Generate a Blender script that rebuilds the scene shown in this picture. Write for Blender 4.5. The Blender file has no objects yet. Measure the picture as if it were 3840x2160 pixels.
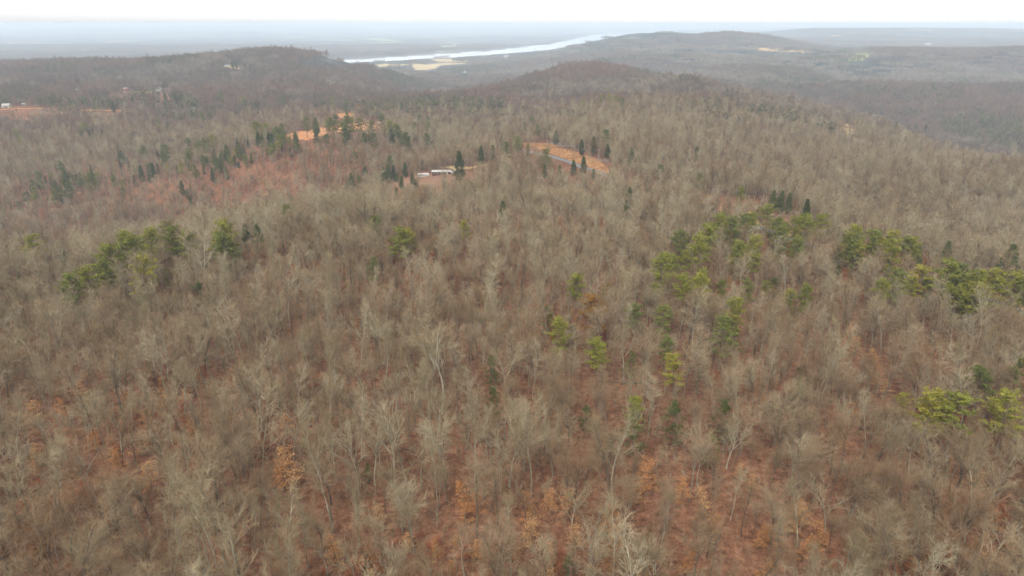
import bpy, math, random
import numpy as np

SEED = 11
rnd = random.Random(SEED)
nrng = np.random.default_rng(SEED)
scene = bpy.context.scene
COL = scene.collection

# ------------------------------------------------------------------ camera, sky, sun, exposure
CAM_H = 100.0
PITCH = math.radians(19.9)
FPX = 2741.0                      # focal length in pixels of the 3840-wide picture
cam = bpy.data.cameras.new("camera")
cam.sensor_width = 36.0
cam.lens = 36.0 * FPX / 3840.0
cam.clip_start = 1.0
cam.clip_end = 200000.0
cam_ob = bpy.data.objects.new("camera", cam)
COL.objects.link(cam_ob)
cam_ob.location = (0, 0, CAM_H)
cam_ob.rotation_euler = (math.pi / 2 - PITCH, 0, 0)
scene.camera = cam_ob

SUN_EL, SUN_AZ = math.radians(48), math.radians(200)   # azimuth clockwise from +Y
world = bpy.data.worlds.new("World")
scene.world = world
world.use_nodes = True
wn = world.node_tree
for n in list(wn.nodes):
    wn.nodes.remove(n)
sky = wn.nodes.new("ShaderNodeTexSky")
sky.sky_type = 'NISHITA'
sky.sun_disc = False
sky.sun_elevation = SUN_EL
sky.sun_rotation = SUN_AZ
sky.altitude = 250
sky.air_density = 1.0
sky.dust_density = 1.35
sky.ozone_density = 1.0
hs = wn.nodes.new("ShaderNodeHueSaturation")           # overcast: the blue goes, the light stays
hs.inputs['Saturation'].default_value = 0.05
bg = wn.nodes.new("ShaderNodeBackground")
bg.inputs['Strength'].default_value = 0.15
wo = wn.nodes.new("ShaderNodeOutputWorld")
wn.links.new(sky.outputs[0], hs.inputs['Color'])
wn.links.new(hs.outputs[0], bg.inputs['Color'])
wn.links.new(bg.outputs[0], wo.inputs['Surface'])

sun = bpy.data.lights.new("sun", 'SUN')
sun.energy = 1.5
sun.angle = math.radians(28)
sun.color = (1.0, 0.96, 0.9)
sun_ob = bpy.data.objects.new("sun", sun)
COL.objects.link(sun_ob)
sun_ob.location = (0, -200, 400)
sun_ob.rotation_euler = (math.pi / 2 - SUN_EL, 0, math.pi - SUN_AZ)

scene.view_settings.view_transform = 'Standard'
scene.view_settings.look = 'None'
scene.view_settings.gamma = 1.0
scene.view_settings.exposure = 1.0
scene.render.engine = 'CYCLES'
cy = scene.cycles
cy.max_bounces = 6
cy.diffuse_bounces = 1
cy.glossy_bounces = 2
cy.transmission_bounces = 2
cy.volume_bounces = 2
cy.use_denoising = True
cy.denoising_prefilter = 'ACCURATE'
cy.use_adaptive_sampling = True
cy.adaptive_threshold = 0.035
cy.debug_use_spatial_splits = True

# ------------------------------------------------------------------ small helpers
CP, SP = math.cos(PITCH), math.sin(PITCH)

def project(x, y, z):
    """world -> pixel of the 3840x2160 picture"""
    dz = z - CAM_H
    d = y * CP - dz * SP
    up = y * SP + dz * CP
    d = np.where(np.asarray(d) < 1, 1, d)
    return 1920 + FPX * x / d, 1080 - FPX * up / d

def lattice(ix, iy, seed):
    h = (ix.astype(np.int64) * 374761393 + iy.astype(np.int64) * 668265263 + seed * 1442695041) & 0x7fffffff
    h = ((h ^ (h >> 13)) * 1274126177) & 0x7fffffff
    h = h ^ (h >> 16)
    return (h & 0xffff) / 65535.0

def noise(x, y, wl, seed=0):
    """value noise, -1..1"""
    x = np.asarray(x, float) / wl + 1000.37; y = np.asarray(y, float) / wl + 1000.71
    ix = np.floor(x); iy = np.floor(y)
    fx = x - ix; fy = y - iy
    fx = fx * fx * (3 - 2 * fx); fy = fy * fy * (3 - 2 * fy)
    a = lattice(ix, iy, seed); b = lattice(ix + 1, iy, seed)
    c = lattice(ix, iy + 1, seed); d = lattice(ix + 1, iy + 1, seed)
    return ((a + (b - a) * fx) * (1 - fy) + (c + (d - c) * fx) * fy) * 2 - 1

def fbm(x, y, wl, seed=0, octs=3):
    s = 0; amp = 1; tot = 0
    for k in range(octs):
        s = s + amp * noise(x, y, wl / 2 ** k, seed + k * 17); tot += amp; amp *= 0.5
    return s / tot

def pchip(xk, yk, x):
    xk = np.asarray(xk, float); yk = np.asarray(yk, float)
    h = np.diff(xk); dl = np.diff(yk) / h
    m = np.zeros_like(yk)
    for i in range(1, len(xk) - 1):
        if dl[i - 1] * dl[i] > 0:
            w1 = 2 * h[i] + h[i - 1]; w2 = h[i] + 2 * h[i - 1]
            m[i] = (w1 + w2) / (w1 / dl[i - 1] + w2 / dl[i])
    i = np.clip(np.searchsorted(xk, x) - 1, 0, len(h) - 1)
    t = np.clip((x - xk[i]) / h[i], 0, 1)
    return ((2*t**3 - 3*t**2 + 1) * yk[i] + (t**3 - 2*t**2 + t) * h[i] * m[i]
            + (-2*t**3 + 3*t**2) * yk[i+1] + (t**3 - t**2) * h[i] * m[i+1])

# ------------------------------------------------------------------ the lie of the land
# ground heights along lines of sight: column (picture x) -> (distance forward, height)
FAR = [(8000, -108), (12000, -100), (20000, -60), (35000, -10), (60000, 60)]
PROFILE = {
    -800: [(300,-10),(360,-24),(450,-50),(550,-66),(680,-64),(800,-58),(950,-50),(1150,-26),(1400,-20),(1700,-28),(2050,8),(2500,-45),(3200,-90),(4500,-110),(5500,-110)] + FAR,
    0:    [(300,-8),(360,-20),(450,-52),(550,-76),(680,-66),(800,-56),(950,-46),(1150,-22),(1400,-18),(1700,-27),(2050,11),(2500,-40),(3200,-90),(4500,-110),(5500,-110)] + FAR,
    640:  [(300,-3),(390,-17),(460,-40),(570,-74),(640,-66),(730,-42),(900,-44),(1100,-38),(1400,-21),(1750,-12),(2100,6),(2500,-40),(3200,-92),(4500,-110),(5500,-110)] + FAR,
    1060: [(300,0),(390,-9),(460,-26),(560,-60),(630,-56),(740,-8),(800,-12),(950,-30),(1150,-32),(1400,-24),(1750,-4),(2200,22),(2600,-40),(3200,-95),(4500,-110),(5500,-110)] + FAR,
    1280: [(300,0),(380,-3),(450,-18),(560,-50),(630,-48),(750,-6),(800,-8),(950,-27),(1150,-30),(1500,-23),(1800,-8),(2200,-12),(2700,-80),(3400,-104),(4500,-110),(5500,-111)] + FAR,
    1440: [(300,0),(385,-3),(455,-15),(545,-28),(620,-32),(720,-16),(800,-14),(950,-26),(1150,-27),(1400,-34),(1700,-40),(2000,-24),(2400,-62),(3000,-100),(4500,-110),(5500,-111)] + FAR,
    1600: [(300,0),(390,-3),(460,-13),(530,-6),(600,-14),(690,-26),(760,-21),(850,-22),(950,-26),(1150,-24),(1300,-27),(1700,-74),(2100,-86),(2600,-96),(3200,-105),(4500,-110),(5500,-111)] + FAR,
    1920: [(300,0),(390,-2),(470,-12),(540,-10),(600,-7),(680,-10),(800,-24),(950,-25),(1150,-26),(1350,-20),(1500,-19),(1800,-58),(2200,-80),(2700,-91),(3200,-96),(3600,-86),(4500,-108),(5500,-111)] + FAR,
    2130: [(300,0),(390,-2),(470,-12),(540,-6),(600,-5),(680,-7),(800,-20),(950,-21),(1150,-22),(1400,-18),(1700,-3),(2050,-46),(2500,-75),(3200,-82),(4000,-70),(4800,-50),(5600,-105)] + FAR,
    2300: [(300,0),(390,-1),(480,-12),(550,-5),(600,-5),(680,-8),(800,-16),(950,-17),(1150,-18),(1400,-18),(1700,-6),(2050,-42),(2500,-68),(3200,-56),(4100,-20),(4600,44),(5200,0),(6200,-100)] + FAR,
    2560: [(300,0),(380,0),(450,-4),(550,-15),(680,-13),(800,-13),(950,-11),(1150,-10),(1350,-11),(1700,-66),(2050,-58),(2500,-54),(3200,-38),(4100,-6),(4600,41),(5300,-20),(6500,-95)] + FAR,
    2900: [(300,0),(390,0),(440,2),(560,-20),(680,-23),(800,-24),(950,-22),(1150,-17),(1500,-78),(1900,-92),(2300,-72),(2700,-56),(3200,-38),(4200,-6),(4700,22),(5400,-40),(7000,-60),(9500,10),(12000,-20)] + FAR[2:],
    3200: [(280,0),(340,-2),(390,-8),(450,-22),(550,-24),(680,-28),(800,-30),(1000,-33),(1250,-78),(1500,-95),(1780,-82),(2000,-62),(2300,-95),(2600,-72),(3000,-24),(3500,-30),(4200,-45),(5400,-70),(7000,-40),(9500,40),(12000,-10)] + FAR[2:],
    3840: [(220,0),(262,0),(310,-9),(380,-24),(480,-29),(560,-29),(680,-37),(800,-62),(1000,-100),(1250,-108),(1450,-98),(1700,-74),(1900,-60),(2200,-94),(2500,-84),(2900,-42),(3200,-6),(4200,-60),(5400,-70),(7000,-52),(9500,25),(12000,-10)] + FAR[2:],
    4640: [(220,-2),(262,-4),(310,-12),(380,-26),(480,-30),(560,-30),(680,-37),(800,-62),(1000,-100),(1250,-108),(1450,-98),(1700,-74),(1900,-60),(2200,-94),(2500,-84),(2900,-42),(3200,-6),(4200,-60),(5400,-70),(7000,-52),(9500,25),(12000,-10)] + FAR[2:],
}
LY = np.linspace(math.log(100), math.log(80000), 1400)
UC = sorted(PROFILE)
TAB0 = []
for u in UC:
    p = [(100, 0 if u < 3500 else 2), (160, 0)] + PROFILE[u]
    TAB0.append(pchip([math.log(a) for a, b in p], [b for a, b in p], LY))
TAB0 = np.array(TAB0)
UG = np.linspace(UC[0], UC[-1], 700)
TAB = np.array([pchip(UC, TAB0[:, j], UG) for j in range(len(LY))])      # [logY, u]
kern = np.exp(-0.5 * (np.arange(-30, 31) / 11.0) ** 2); kern /= kern.sum()
pad = np.pad(TAB, ((0, 0), (30, 30)), mode='edge')
TAB = sum(k * pad[:, i:i + TAB.shape[1]] for i, k in enumerate(kern))

# river outline, picture pixels far bank / near bank turned into ground points at the water level
WATER_Z = -109.0
def ray_at_z(u, v, z):
    b = (1080 - v) / FPX; a = (u - 1920) / FPX
    dz = -SP + b * CP; dy = CP + b * SP
    t = (z - CAM_H) / dz
    return a * t, dy * t
RIVER_FAR = [(1130,226),(1230,219),(1320,214),(1420,208),(1500,205),(1590,198),(1700,192),(1800,186),(1900,177),(1980,172),(2060,165),(2120,153),(2160,142),(2200,133),(2260,126),(2330,121),(2420,116),(2560,111),(2700,108)]
RIVER_NEAR = [(1130,240),(1240,234),(1340,229),(1420,226),(1500,222),(1590,215),(1700,211),(1800,203),(1900,196),(1980,190),(2060,182),(2120,172),(2160,164),(2200,157),(2260,147),(2330,138),(2420,127),(2560,118),(2700,112.5)]
RF = np.array([ray_at_z(u, v, WATER_Z) for u, v in RIVER_FAR])
RIVER_NEAR = [(u, v + (4 if u < 2200 else 1.5)) for u, v in RIVER_NEAR]
RN = np.array([ray_at_z(u, v, WATER_Z) for u, v in RIVER_NEAR])
RIVER_PX = np.array([(u, v + 2) for u, v in RIVER_FAR] + [(u, v + 1) for u, v in RIVER_NEAR[::-1]], float)
RIVER_POLY = np.vstack([RF, RN[::-1]])

def in_poly(x, y, poly):
    x = np.asarray(x, float); y = np.asarray(y, float)
    inside = np.zeros(x.shape, bool)
    n = len(poly); j = n - 1
    for i in range(n):
        xi, yi = poly[i]; xj, yj = poly[j]
        if yi != yj:
            c = ((yi > y) != (yj > y)) & (x < (xj - xi) * (y - yi) / (yj - yi) + xi)
            inside ^= c
        j = i
    return inside

def H(x, y):
    x = np.atleast_1d(np.asarray(x, float)); y = np.atleast_1d(np.asarray(y, float))
    Y = np.clip(y, 100, 79000)
    depth = Y * CP + 108 * SP
    u = np.clip(1920 + FPX * x / depth, UG[0], UG[-1] - 0.01)
    fu = (u - UG[0]) / (UG[1] - UG[0]); iu = np.minimum(fu.astype(int), len(UG) - 2); fu = fu - iu
    fl = (np.log(Y) - LY[0]) / (LY[1] - LY[0]); il = np.clip(fl.astype(int), 0, len(LY) - 2); fl = fl - il
    z = ((TAB[il, iu] * (1 - fu) + TAB[il, iu + 1] * fu) * (1 - fl) + (TAB[il + 1, iu] * (1 - fu) + TAB[il + 1, iu + 1] * fu) * fl)
    near = np.clip((2600 - Y) / 600, 0, 1)
    hill = np.clip((z + 100) / 30, 0, 1)
    z = z + near * (2.2 * noise(x, y, 75, 3) + 4.2 * noise(x, y, 190, 5))
    z = z - np.clip((Y - 900) / 500, 0, 1) * np.clip((9000 - Y) / 2000, 0, 1) * hill * ((34 + 26 * np.clip((Y - 1500) / 600, 0, 1)) * np.abs(fbm(x, y, 640, 8, 2)) - 10)
    z = z + np.clip((Y - 6500) / 3000, 0, 1) * (46 * np.clip(fbm(x, y, 2200, 21) + .1, 0, 1) + np.clip((Y - 9000) / 9000, 0, 1) * 85 * fbm(x, y * 0.6, 6000, 31))
    z = np.where(Y > 5500, np.where(z > 40, 40 + 38 * np.tanh((z - 40) / 60), z), z)
    z = np.where((z < WATER_Z + 1.0) & (Y > 2800), WATER_Z + 1.0, z)
    return z

HR = H
def H(x, y):
    x = np.atleast_1d(np.asarray(x, float)); y = np.atleast_1d(np.asarray(y, float))
    z = HR(x, y)
    m = (y > 3500) & (y < 40000)
    if m.any():
        r = np.zeros(x.shape, bool); r[m] = in_poly(x[m], y[m], RIVER_POLY)
        z = np.where(r, WATER_Z - 5, z)
    return z

def ground_at(u, v, lift=0.0, ymin=90.0):
    """first ground point (raised by lift) met by the line of sight through a pixel"""
    b = (1080 - v) / FPX; a = (u - 1920) / FPX
    dz = -SP + b * CP; dy = CP + b * SP
    t = np.exp(np.linspace(math.log(ymin / dy), math.log(60000), 5000))
    zz = CAM_H + t * dz
    hit = np.nonzero(zz <= HR(a * t, dy * t) + lift)[0]
    k = hit[0] if len(hit) else len(t) - 1
    return float(a * t[k]), float(dy * t[k])

# ------------------------------------------------------------------ materials
def mat(name, build, rough=0.9):
    m = bpy.data.materials.new(name); m.use_nodes = True
    nt = m.node_tree
    b = nt.nodes["Principled BSDF"]
    b.inputs['Roughness'].default_value = rough
    b.inputs['Specular IOR Level'].default_value = 0.15
    build(nt, b)
    return m

def lk(nt, a, b): nt.links.new(a, b)

def ramp(nt, fac, stops):
    r = nt.nodes.new("ShaderNodeValToRGB")
    e = r.color_ramp.elements
    while len(e) < len(stops): e.new(0.5)
    for el, (p, c) in zip(e, stops):
        el.position = p; el.color = (c[0], c[1], c[2], 1)
    lk(nt, fac, r.inputs[0])
    return r.outputs[0]

def noise_node(nt, scale, detail=4, coord=None, rough=0.6):
    n = nt.nodes.new("ShaderNodeTexNoise")
    n.inputs['Scale'].default_value = scale
    n.inputs['Detail'].default_value = detail
    n.inputs['Roughness'].default_value = rough
    if coord is None:
        g = nt.nodes.new("ShaderNodeNewGeometry"); coord = g.outputs['Position']
    lk(nt, coord, n.inputs['Vector'])
    return n.outputs[0]

def mix(nt, fac, a, b, blend='MIX'):
    m = nt.nodes.new("ShaderNodeMix"); m.data_type = 'RGBA'; m.blend_type = blend
    for s, val in ((m.inputs['Factor'], fac), (m.inputs[6], a), (m.inputs[7], b)):
        if hasattr(val, 'links') or hasattr(val, 'is_linked'):
            lk(nt, val, s)
        elif isinstance(val, (int, float)):
            s.default_value = val
        else:
            s.default_value = (val[0], val[1], val[2], 1)
    return m.outputs[2]

def varied(stops, grain=0.35, scale=0.6, hue=None):
    """colour picked per object, with a grain over it"""
    def f(nt, b):
        oi = nt.nodes.new("ShaderNodeObjectInfo")
        c = ramp(nt, oi.outputs['Random'], stops)
        tc = nt.nodes.new("ShaderNodeTexCoord")
        n = noise_node(nt, scale, 3, tc.outputs['Object'])
        g = ramp(nt, n, [(0.3, (1 - grain,) * 3), (0.7, (1 + grain,) * 3)])
        lk(nt, mix(nt, 1.0, c, g, 'MULTIPLY'), b.inputs['Base Color'])
    return f

def plain(col, grain=0.12, scale=1.5):
    def f(nt, b):
        n = noise_node(nt, scale, 4)
        g = ramp(nt, n, [(0.3, (1 - grain,) * 3), (0.7, (1 + grain,) * 3)])
        lk(nt, mix(nt, 1.0, col, g, 'MULTIPLY'), b.inputs['Base Color'])
    return f

def ground_mat(nt, b):
    litter = ramp(nt, noise_node(nt, 0.55, 6, rough=0.85), [(0.34, (0.06, 0.03, 0.018)), (0.46, (0.16, 0.077, 0.044)), (0.56, (0.235, 0.118, 0.068)), (0.68, (0.36, 0.22, 0.14))])
    patch = ramp(nt, noise_node(nt, 0.03, 4), [(0.35, (0.75, 0.66, 0.6)), (0.65, (1.15, 1.1, 1.05))])
    near = mix(nt, 1.0, litter, patch, 'MULTIPLY')
    # farther off: woods too far away to tell the trees apart, with pale fields among them
    woods = ramp(nt, noise_node(nt, 0.006, 8, rough=0.7), [(0.36, (0.018, 0.02, 0.02)), (0.5, (0.07, 0.062, 0.054)), (0.64, (0.19, 0.155, 0.13))])
    green = ramp(nt, noise_node(nt, 0.0012, 5), [(0.45, (1, 1, 1)), (0.58, (0.35, 0.55, 0.5))])
    woods = mix(nt, 1.0, woods, green, 'MULTIPLY')
    farw = nt.nodes.new("ShaderNodeMapRange"); farw.inputs[1].default_value = 5200; farw.inputs[2].default_value = 5600
    g0 = nt.nodes.new("ShaderNodeNewGeometry"); s0 = nt.nodes.new("ShaderNodeSeparateXYZ"); lk(nt, g0.outputs['Position'], s0.inputs[0]); lk(nt, s0.outputs[1], farw.inputs[0])
    fieldm = ramp(nt, noise_node(nt, 0.0011, 3), [(0.60, (0, 0, 0)), (0.63, (1, 1, 1))])
    woods = mix(nt, mix(nt, farw.outputs[0], (0, 0, 0), fieldm), woods, (0.33, 0.28, 0.17))
    g = nt.nodes.new("ShaderNodeNewGeometry")
    sx = nt.nodes.new("ShaderNodeSeparateXYZ"); lk(nt, g.outputs['Position'], sx.inputs[0])
    mr = nt.nodes.new("ShaderNodeMapRange"); mr.inputs[1].default_value = 1100; mr.inputs[2].default_value = 2000
    lk(nt, sx.outputs[1], mr.inputs[0])
    lk(nt, mix(nt, mr.outputs[0], near, woods), b.inputs['Base Color'])
    bp = nt.nodes.new("ShaderNodeBump"); bp.inputs['Strength'].default_value = 0.8; bp.inputs['Distance'].default_value = 0.4
    lk(nt, noise_node(nt, 1.3, 6), bp.inputs['Height']); lk(nt, bp.outputs[0], b.inputs['Normal'])

M = {}
M['ground'] = mat("leaf_litter", ground_mat, 0.95)
M['bark_pale'] = mat("pale_bark", varied([(0, (0.17, 0.145, 0.095)), (0.5, (0.26, 0.225, 0.155)), (1, (0.35, 0.305, 0.215))], 0.3))
M['bark_dark'] = mat("grey_bark", varied([(0, (0.06, 0.048, 0.036)), (0.6, (0.12, 0.098, 0.07)), (1, (0.24, 0.20, 0.145))], 0.3))
M['twig_pale'] = mat("pale_twigs", varied([(0, (0.20, 0.152, 0.082)), (0.5, (0.275, 0.222, 0.13)), (1, (0.35, 0.295, 0.19))], 0.25))
M['twig_brown'] = mat("brown_twigs", varied([(0, (0.17, 0.112, 0.06)), (0.5, (0.24, 0.174, 0.10)), (1, (0.30, 0.235, 0.145))], 0.25))
M['twig_red'] = mat("reddish_twigs", varied([(0, (0.185, 0.108, 0.058)), (0.5, (0.24, 0.158, 0.088)), (1, (0.28, 0.205, 0.125))], 0.25))
M['hill_grey'] = mat("grey_hill_twigs", varied([(0, (0.19, 0.155, 0.112)), (1, (0.24, 0.20, 0.15))], 0.25, 0.05))
M['hill_brown'] = mat("brown_hill_twigs", varied([(0, (0.115, 0.088, 0.066)), (1, (0.16, 0.123, 0.093))], 0.25, 0.05))
M['hill_red'] = mat("reddish_hill_twigs", varied([(0, (0.16, 0.098, 0.07)), (1, (0.19, 0.125, 0.09))], 0.25, 0.05))
M['pine'] = mat("pine_needles", varied([(0, (0.15, 0.165, 0.03)), (0.5, (0.21, 0.21, 0.034)), (1, (0.275, 0.245, 0.04))], 0.3))
M['pine_dull'] = mat("dull_pine_needles", varied([(0, (0.10, 0.12, 0.034)), (0.5, (0.14, 0.155, 0.04)), (1, (0.18, 0.185, 0.044))], 0.3))
M['pine_rust'] = mat("rusty_pine_needles", varied([(0, (0.22, 0.11, 0.03)), (1, (0.25, 0.15, 0.035))], 0.4))
M['cedar'] = mat("cedar_foliage", varied([(0, (0.05, 0.064, 0.022)), (0.5, (0.075, 0.09, 0.028)), (1, (0.115, 0.125, 0.036))], 0.35))
M['holly'] = mat("olive_foliage", varied([(0, (0.075, 0.085, 0.026)), (1, (0.13, 0.13, 0.037))], 0.35))
M['beech'] = mat("dry_beech_leaves", varied([(0, (0.36, 0.15, 0.05)), (0.5, (0.42, 0.20, 0.075)), (1, (0.45, 0.26, 0.115))], 0.35, 2.0))
M['rust_leaf'] = mat("rust_leaves", varied([(0, (0.27, 0.075, 0.035)), (1, (0.34, 0.12, 0.05))], 0.25))
M['bark_pine'] = mat("pine_bark", varied([(0, (0.10, 0.075, 0.055)), (1, (0.17, 0.125, 0.09))], 0.3))

# ------------------------------------------------------------------ object helpers
def mesh_from(name, V, F, mats, midx=None, smooth=True):
    me = bpy.data.meshes.new(name)
    me.from_pydata([tuple(v) for v in V], [], F)
    for m in mats: me.materials.append(m)
    if midx is not None: me.polygons.foreach_set("material_index", midx)
    if smooth: me.polygons.foreach_set("use_smooth", [True] * len(me.polygons))
    me.update()
    return me

def obj(name, me, parent=None, loc=None, rot=None, scale=None):
    o = bpy.data.objects.new(name, me)
    COL.objects.link(o)
    if parent is not None: o.parent = parent
    if loc is not None: o.location = loc
    if rot is not None: o.rotation_euler = rot
    if scale is not None: o.scale = scale
    return o

def tag(o, label=None, cat=None, group=None, kind=None):
    if label: o["label"] = label
    if cat: o["category"] = cat
    if group: o["group"] = group
    if kind: o["kind"] = kind
    return o

ONES = ["", "first", "second", "third", "fourth", "fifth", "sixth", "seventh", "eighth", "ninth", "tenth", "eleventh", "twelfth", "thirteenth",
        "fourteenth", "fifteenth", "sixteenth", "seventeenth", "eighteenth", "nineteenth"]
TENS = {7: ('seventieth', 'seventy'), 8: ('eightieth', 'eighty'), 2: ("twentieth", "twenty"), 3: ("thirtieth", "thirty"), 4: ("fortieth", "forty"), 5: ("fiftieth", "fifty"), 6: ("sixtieth", "sixty")}
def ordinal(n):
    if n < 20: return ONES[n]
    t, o = divmod(n, 10)
    return TENS[t][0] if o == 0 else TENS[t][1] + "-" + ONES[o]

# ------------------------------------------------------------------ ground sheet
AG = np.linspace(-1.25, 1.25, 420)
YR = np.concatenate([np.linspace(-500, 100, 40)[:-1], np.exp(np.linspace(math.log(100), math.log(60000), 560))])
GX = np.array([AG * (max(y, 0) + 420) for y in YR]); GY = np.repeat(YR[:, None], len(AG), 1)
GZ = H(GX.ravel(), GY.ravel()).reshape(GX.shape)

def sheet_z(x, y):
    """height of the built ground sheet (same cells as its mesh)"""
    x = np.atleast_1d(np.asarray(x, float)); y = np.atleast_1d(np.asarray(y, float))
    i = np.clip(np.searchsorted(YR, y) - 1, 0, len(YR) - 2)
    fy = (y - YR[i]) / (YR[i + 1] - YR[i])
    a = x / (np.maximum(y, 0) + 420)
    fa = (a - AG[0]) / (AG[1] - AG[0]); j = np.clip(fa.astype(int), 0, len(AG) - 2); fa = fa - j
    return (GZ[i, j] * (1 - fa) + GZ[i, j + 1] * fa) * (1 - fy) + (GZ[i + 1, j] * (1 - fa) + GZ[i + 1, j + 1] * fa) * fy

def build_ground():
    nr, nc = GX.shape
    V = np.stack([GX.ravel(), GY.ravel(), GZ.ravel()], 1)
    idx = np.arange(nr * nc).reshape(nr, nc)
    F = np.stack([idx[:-1, :-1].ravel(), idx[:-1, 1:].ravel(), idx[1:, 1:].ravel(), idx[1:, :-1].ravel()], 1)
    me = mesh_from("ground", V.tolist(), F.tolist(), [M['ground']])
    tag(obj("ground", me), kind="structure")
build_ground()

def drape(name, poly, material, lift=0.15, n=40, smooth=True):
    """a sheet over the ground inside an outline (world x, y)"""
    poly = np.asarray(poly, float)
    x0, y0 = poly.min(0); x1, y1 = poly.max(0)
    xs = np.linspace(x0, x1, n); ys = np.linspace(y0, y1, n)
    X, Y = np.meshgrid(xs, ys)
    cx = (X[:-1, :-1] + X[1:, 1:]) / 2; cyy = (Y[:-1, :-1] + Y[1:, 1:]) / 2
    wob = 0.6 * (xs[1] - xs[0])
    ins = in_poly(cx + wob * noise(cx, cyy, 3 * wob + 1, 4), cyy, poly)
    Z = sheet_z(X.ravel(), Y.ravel()) + lift
    V = np.stack([X.ravel(), Y.ravel(), Z], 1)
    idx = np.arange(n * n).reshape(n, n)
    F = [[idx[i, j], idx[i, j + 1], idx[i + 1, j + 1], idx[i + 1, j]] for i in range(n - 1) for j in range(n - 1) if ins[i, j]]
    used = sorted({k for f in F for k in f}); mp = {k: i for i, k in enumerate(used)}
    me = mesh_from(name, V[used].tolist(), [[int(mp[k]) for k in f] for f in F], [material])
    return obj(name, me)

def pix_poly(px, lift=0.0, ymin=90):
    return [ground_at(u, v, lift, ymin) for u, v in px]

def strip(name, pts, width, material, lift=0.2, step=4.0):
    """a road-like band along world points"""
    pts = np.asarray(pts, float)
    seg = np.hypot(*np.diff(pts, axis=0).T); s = np.concatenate([[0], np.cumsum(seg)])
    n = max(3, int(s[-1] / step))
    ss = np.linspace(0, s[-1], n)
    px = pchip(s, pts[:, 0], ss); py = pchip(s, pts[:, 1], ss)
    dx = np.gradient(px); dy = np.gradient(py); L = np.hypot(dx, dy); nx, ny = -dy / L, dx / L
    V = []; F = []
    K = 5
    for k in range(K):
        o = (k / (K - 1) - 0.5) * width
        z = sheet_z(px + nx * o, py + ny * o) + lift
        V.append(np.stack([px + nx * o, py + ny * o, z], 1))
    V = np.stack(V, 1)
    for i in range(n - 1):
        for k in range(K - 1):
            F.append([i * K + k, i * K + k + 1, (i + 1) * K + k + 1, (i + 1) * K + k])
    me = mesh_from(name, V.reshape(-1, 3).tolist(), F, [material])
    return obj(name, me), np.stack([px, py], 1)

# ------------------------------------------------------------------ river, fields, roads, clearings
def water_mat(nt, b):
    b.inputs['Base Color'].default_value = (0.30, 0.32, 0.32, 1)
    b.inputs['Roughness'].default_value = 0.04
    b.inputs['Specular IOR Level'].default_value = 1.0
    bp = nt.nodes.new("ShaderNodeBump"); bp.inputs['Strength'].default_value = 0.03; bp.inputs['Distance'].default_value = 0.3
    lk(nt, noise_node(nt, 0.05, 4), bp.inputs['Height']); lk(nt, bp.outputs[0], b.inputs['Normal'])
M['water'] = mat("river_water", water_mat)

def build_river():
    V = []; F = []
    K = 7
    # widen a little so that the banks close over its edges
    for f, n in zip(RF, RN):
        for k in range(K):
            t = -0.03 + 1.06 * k / (K - 1)
            p = f * (1 - t) + n * t
            V.append((p[0], p[1], WATER_Z))
    for i in range(len(RF) - 1):
        for k in range(K - 1):
            F.append([i * K + k, (i + 1) * K + k, (i + 1) * K + k + 1, i * K + k + 1])
    F = [f[::-1] for f in F]
    tag(obj("river", mesh_from("river", V, F, [M['water']], smooth=False)), kind="structure")
build_river()

def clay(nt, b):
    c = ramp(nt, noise_node(nt, 0.12, 7), [(0.32, (0.32, 0.125, 0.045)), (0.5, (0.47, 0.20, 0.075)), (0.62, (0.55, 0.30, 0.14)), (0.72, (0.60, 0.42, 0.25))])
    lk(nt, c, b.inputs['Base Color'])
def drygrass(nt, b):
    c = ramp(nt, noise_node(nt, 0.25, 6), [(0.35, (0.24, 0.115, 0.05)), (0.5, (0.38, 0.195, 0.08)), (0.65, (0.47, 0.29, 0.145))])
    lk(nt, c, b.inputs['Base Color'])
def hay(c1, c2):
    def f(nt, b):
        lk(nt, ramp(nt, noise_node(nt, 0.02, 6), [(0.3, c1), (0.7, c2)]), b.inputs['Base Color'])
    return f
M['clay'] = mat("red_clay", clay)
M['drygrass'] = mat("orange_grass", drygrass)
M['asphalt'] = mat("old_asphalt", plain((0.17, 0.17, 0.165), 0.2, 0.4))
M['gravel'] = mat("gravel", plain((0.36, 0.31, 0.25), 0.2, 0.5))
M['hay'] = mat("hay_field", hay((0.42, 0.30, 0.14), (0.55, 0.42, 0.22)))
M['pasture'] = mat("green_pasture", hay((0.24, 0.27, 0.09), (0.34, 0.35, 0.14)))
M['yard'] = mat("yard_earth", hay((0.17, 0.09, 0.055), (0.27, 0.15, 0.09)))
M['straw'] = mat("straw_grass", hay((0.40, 0.27, 0.12), (0.50, 0.36, 0.18)))

CLEAR = [(RIVER_PX, .97)]      # (pixel outline, nearest distance, share of trees dropped) of views kept open
def clearing(name, px, material, lift=0.2, n=44, keep=0.93, ymin=90, grow=1.0):
    o = drape(name, pix_poly(px, 0, ymin), material, lift, n)
    tag(o, kind="structure")
    CLEAR.append((np.array(px, float), keep))
    return o

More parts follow.
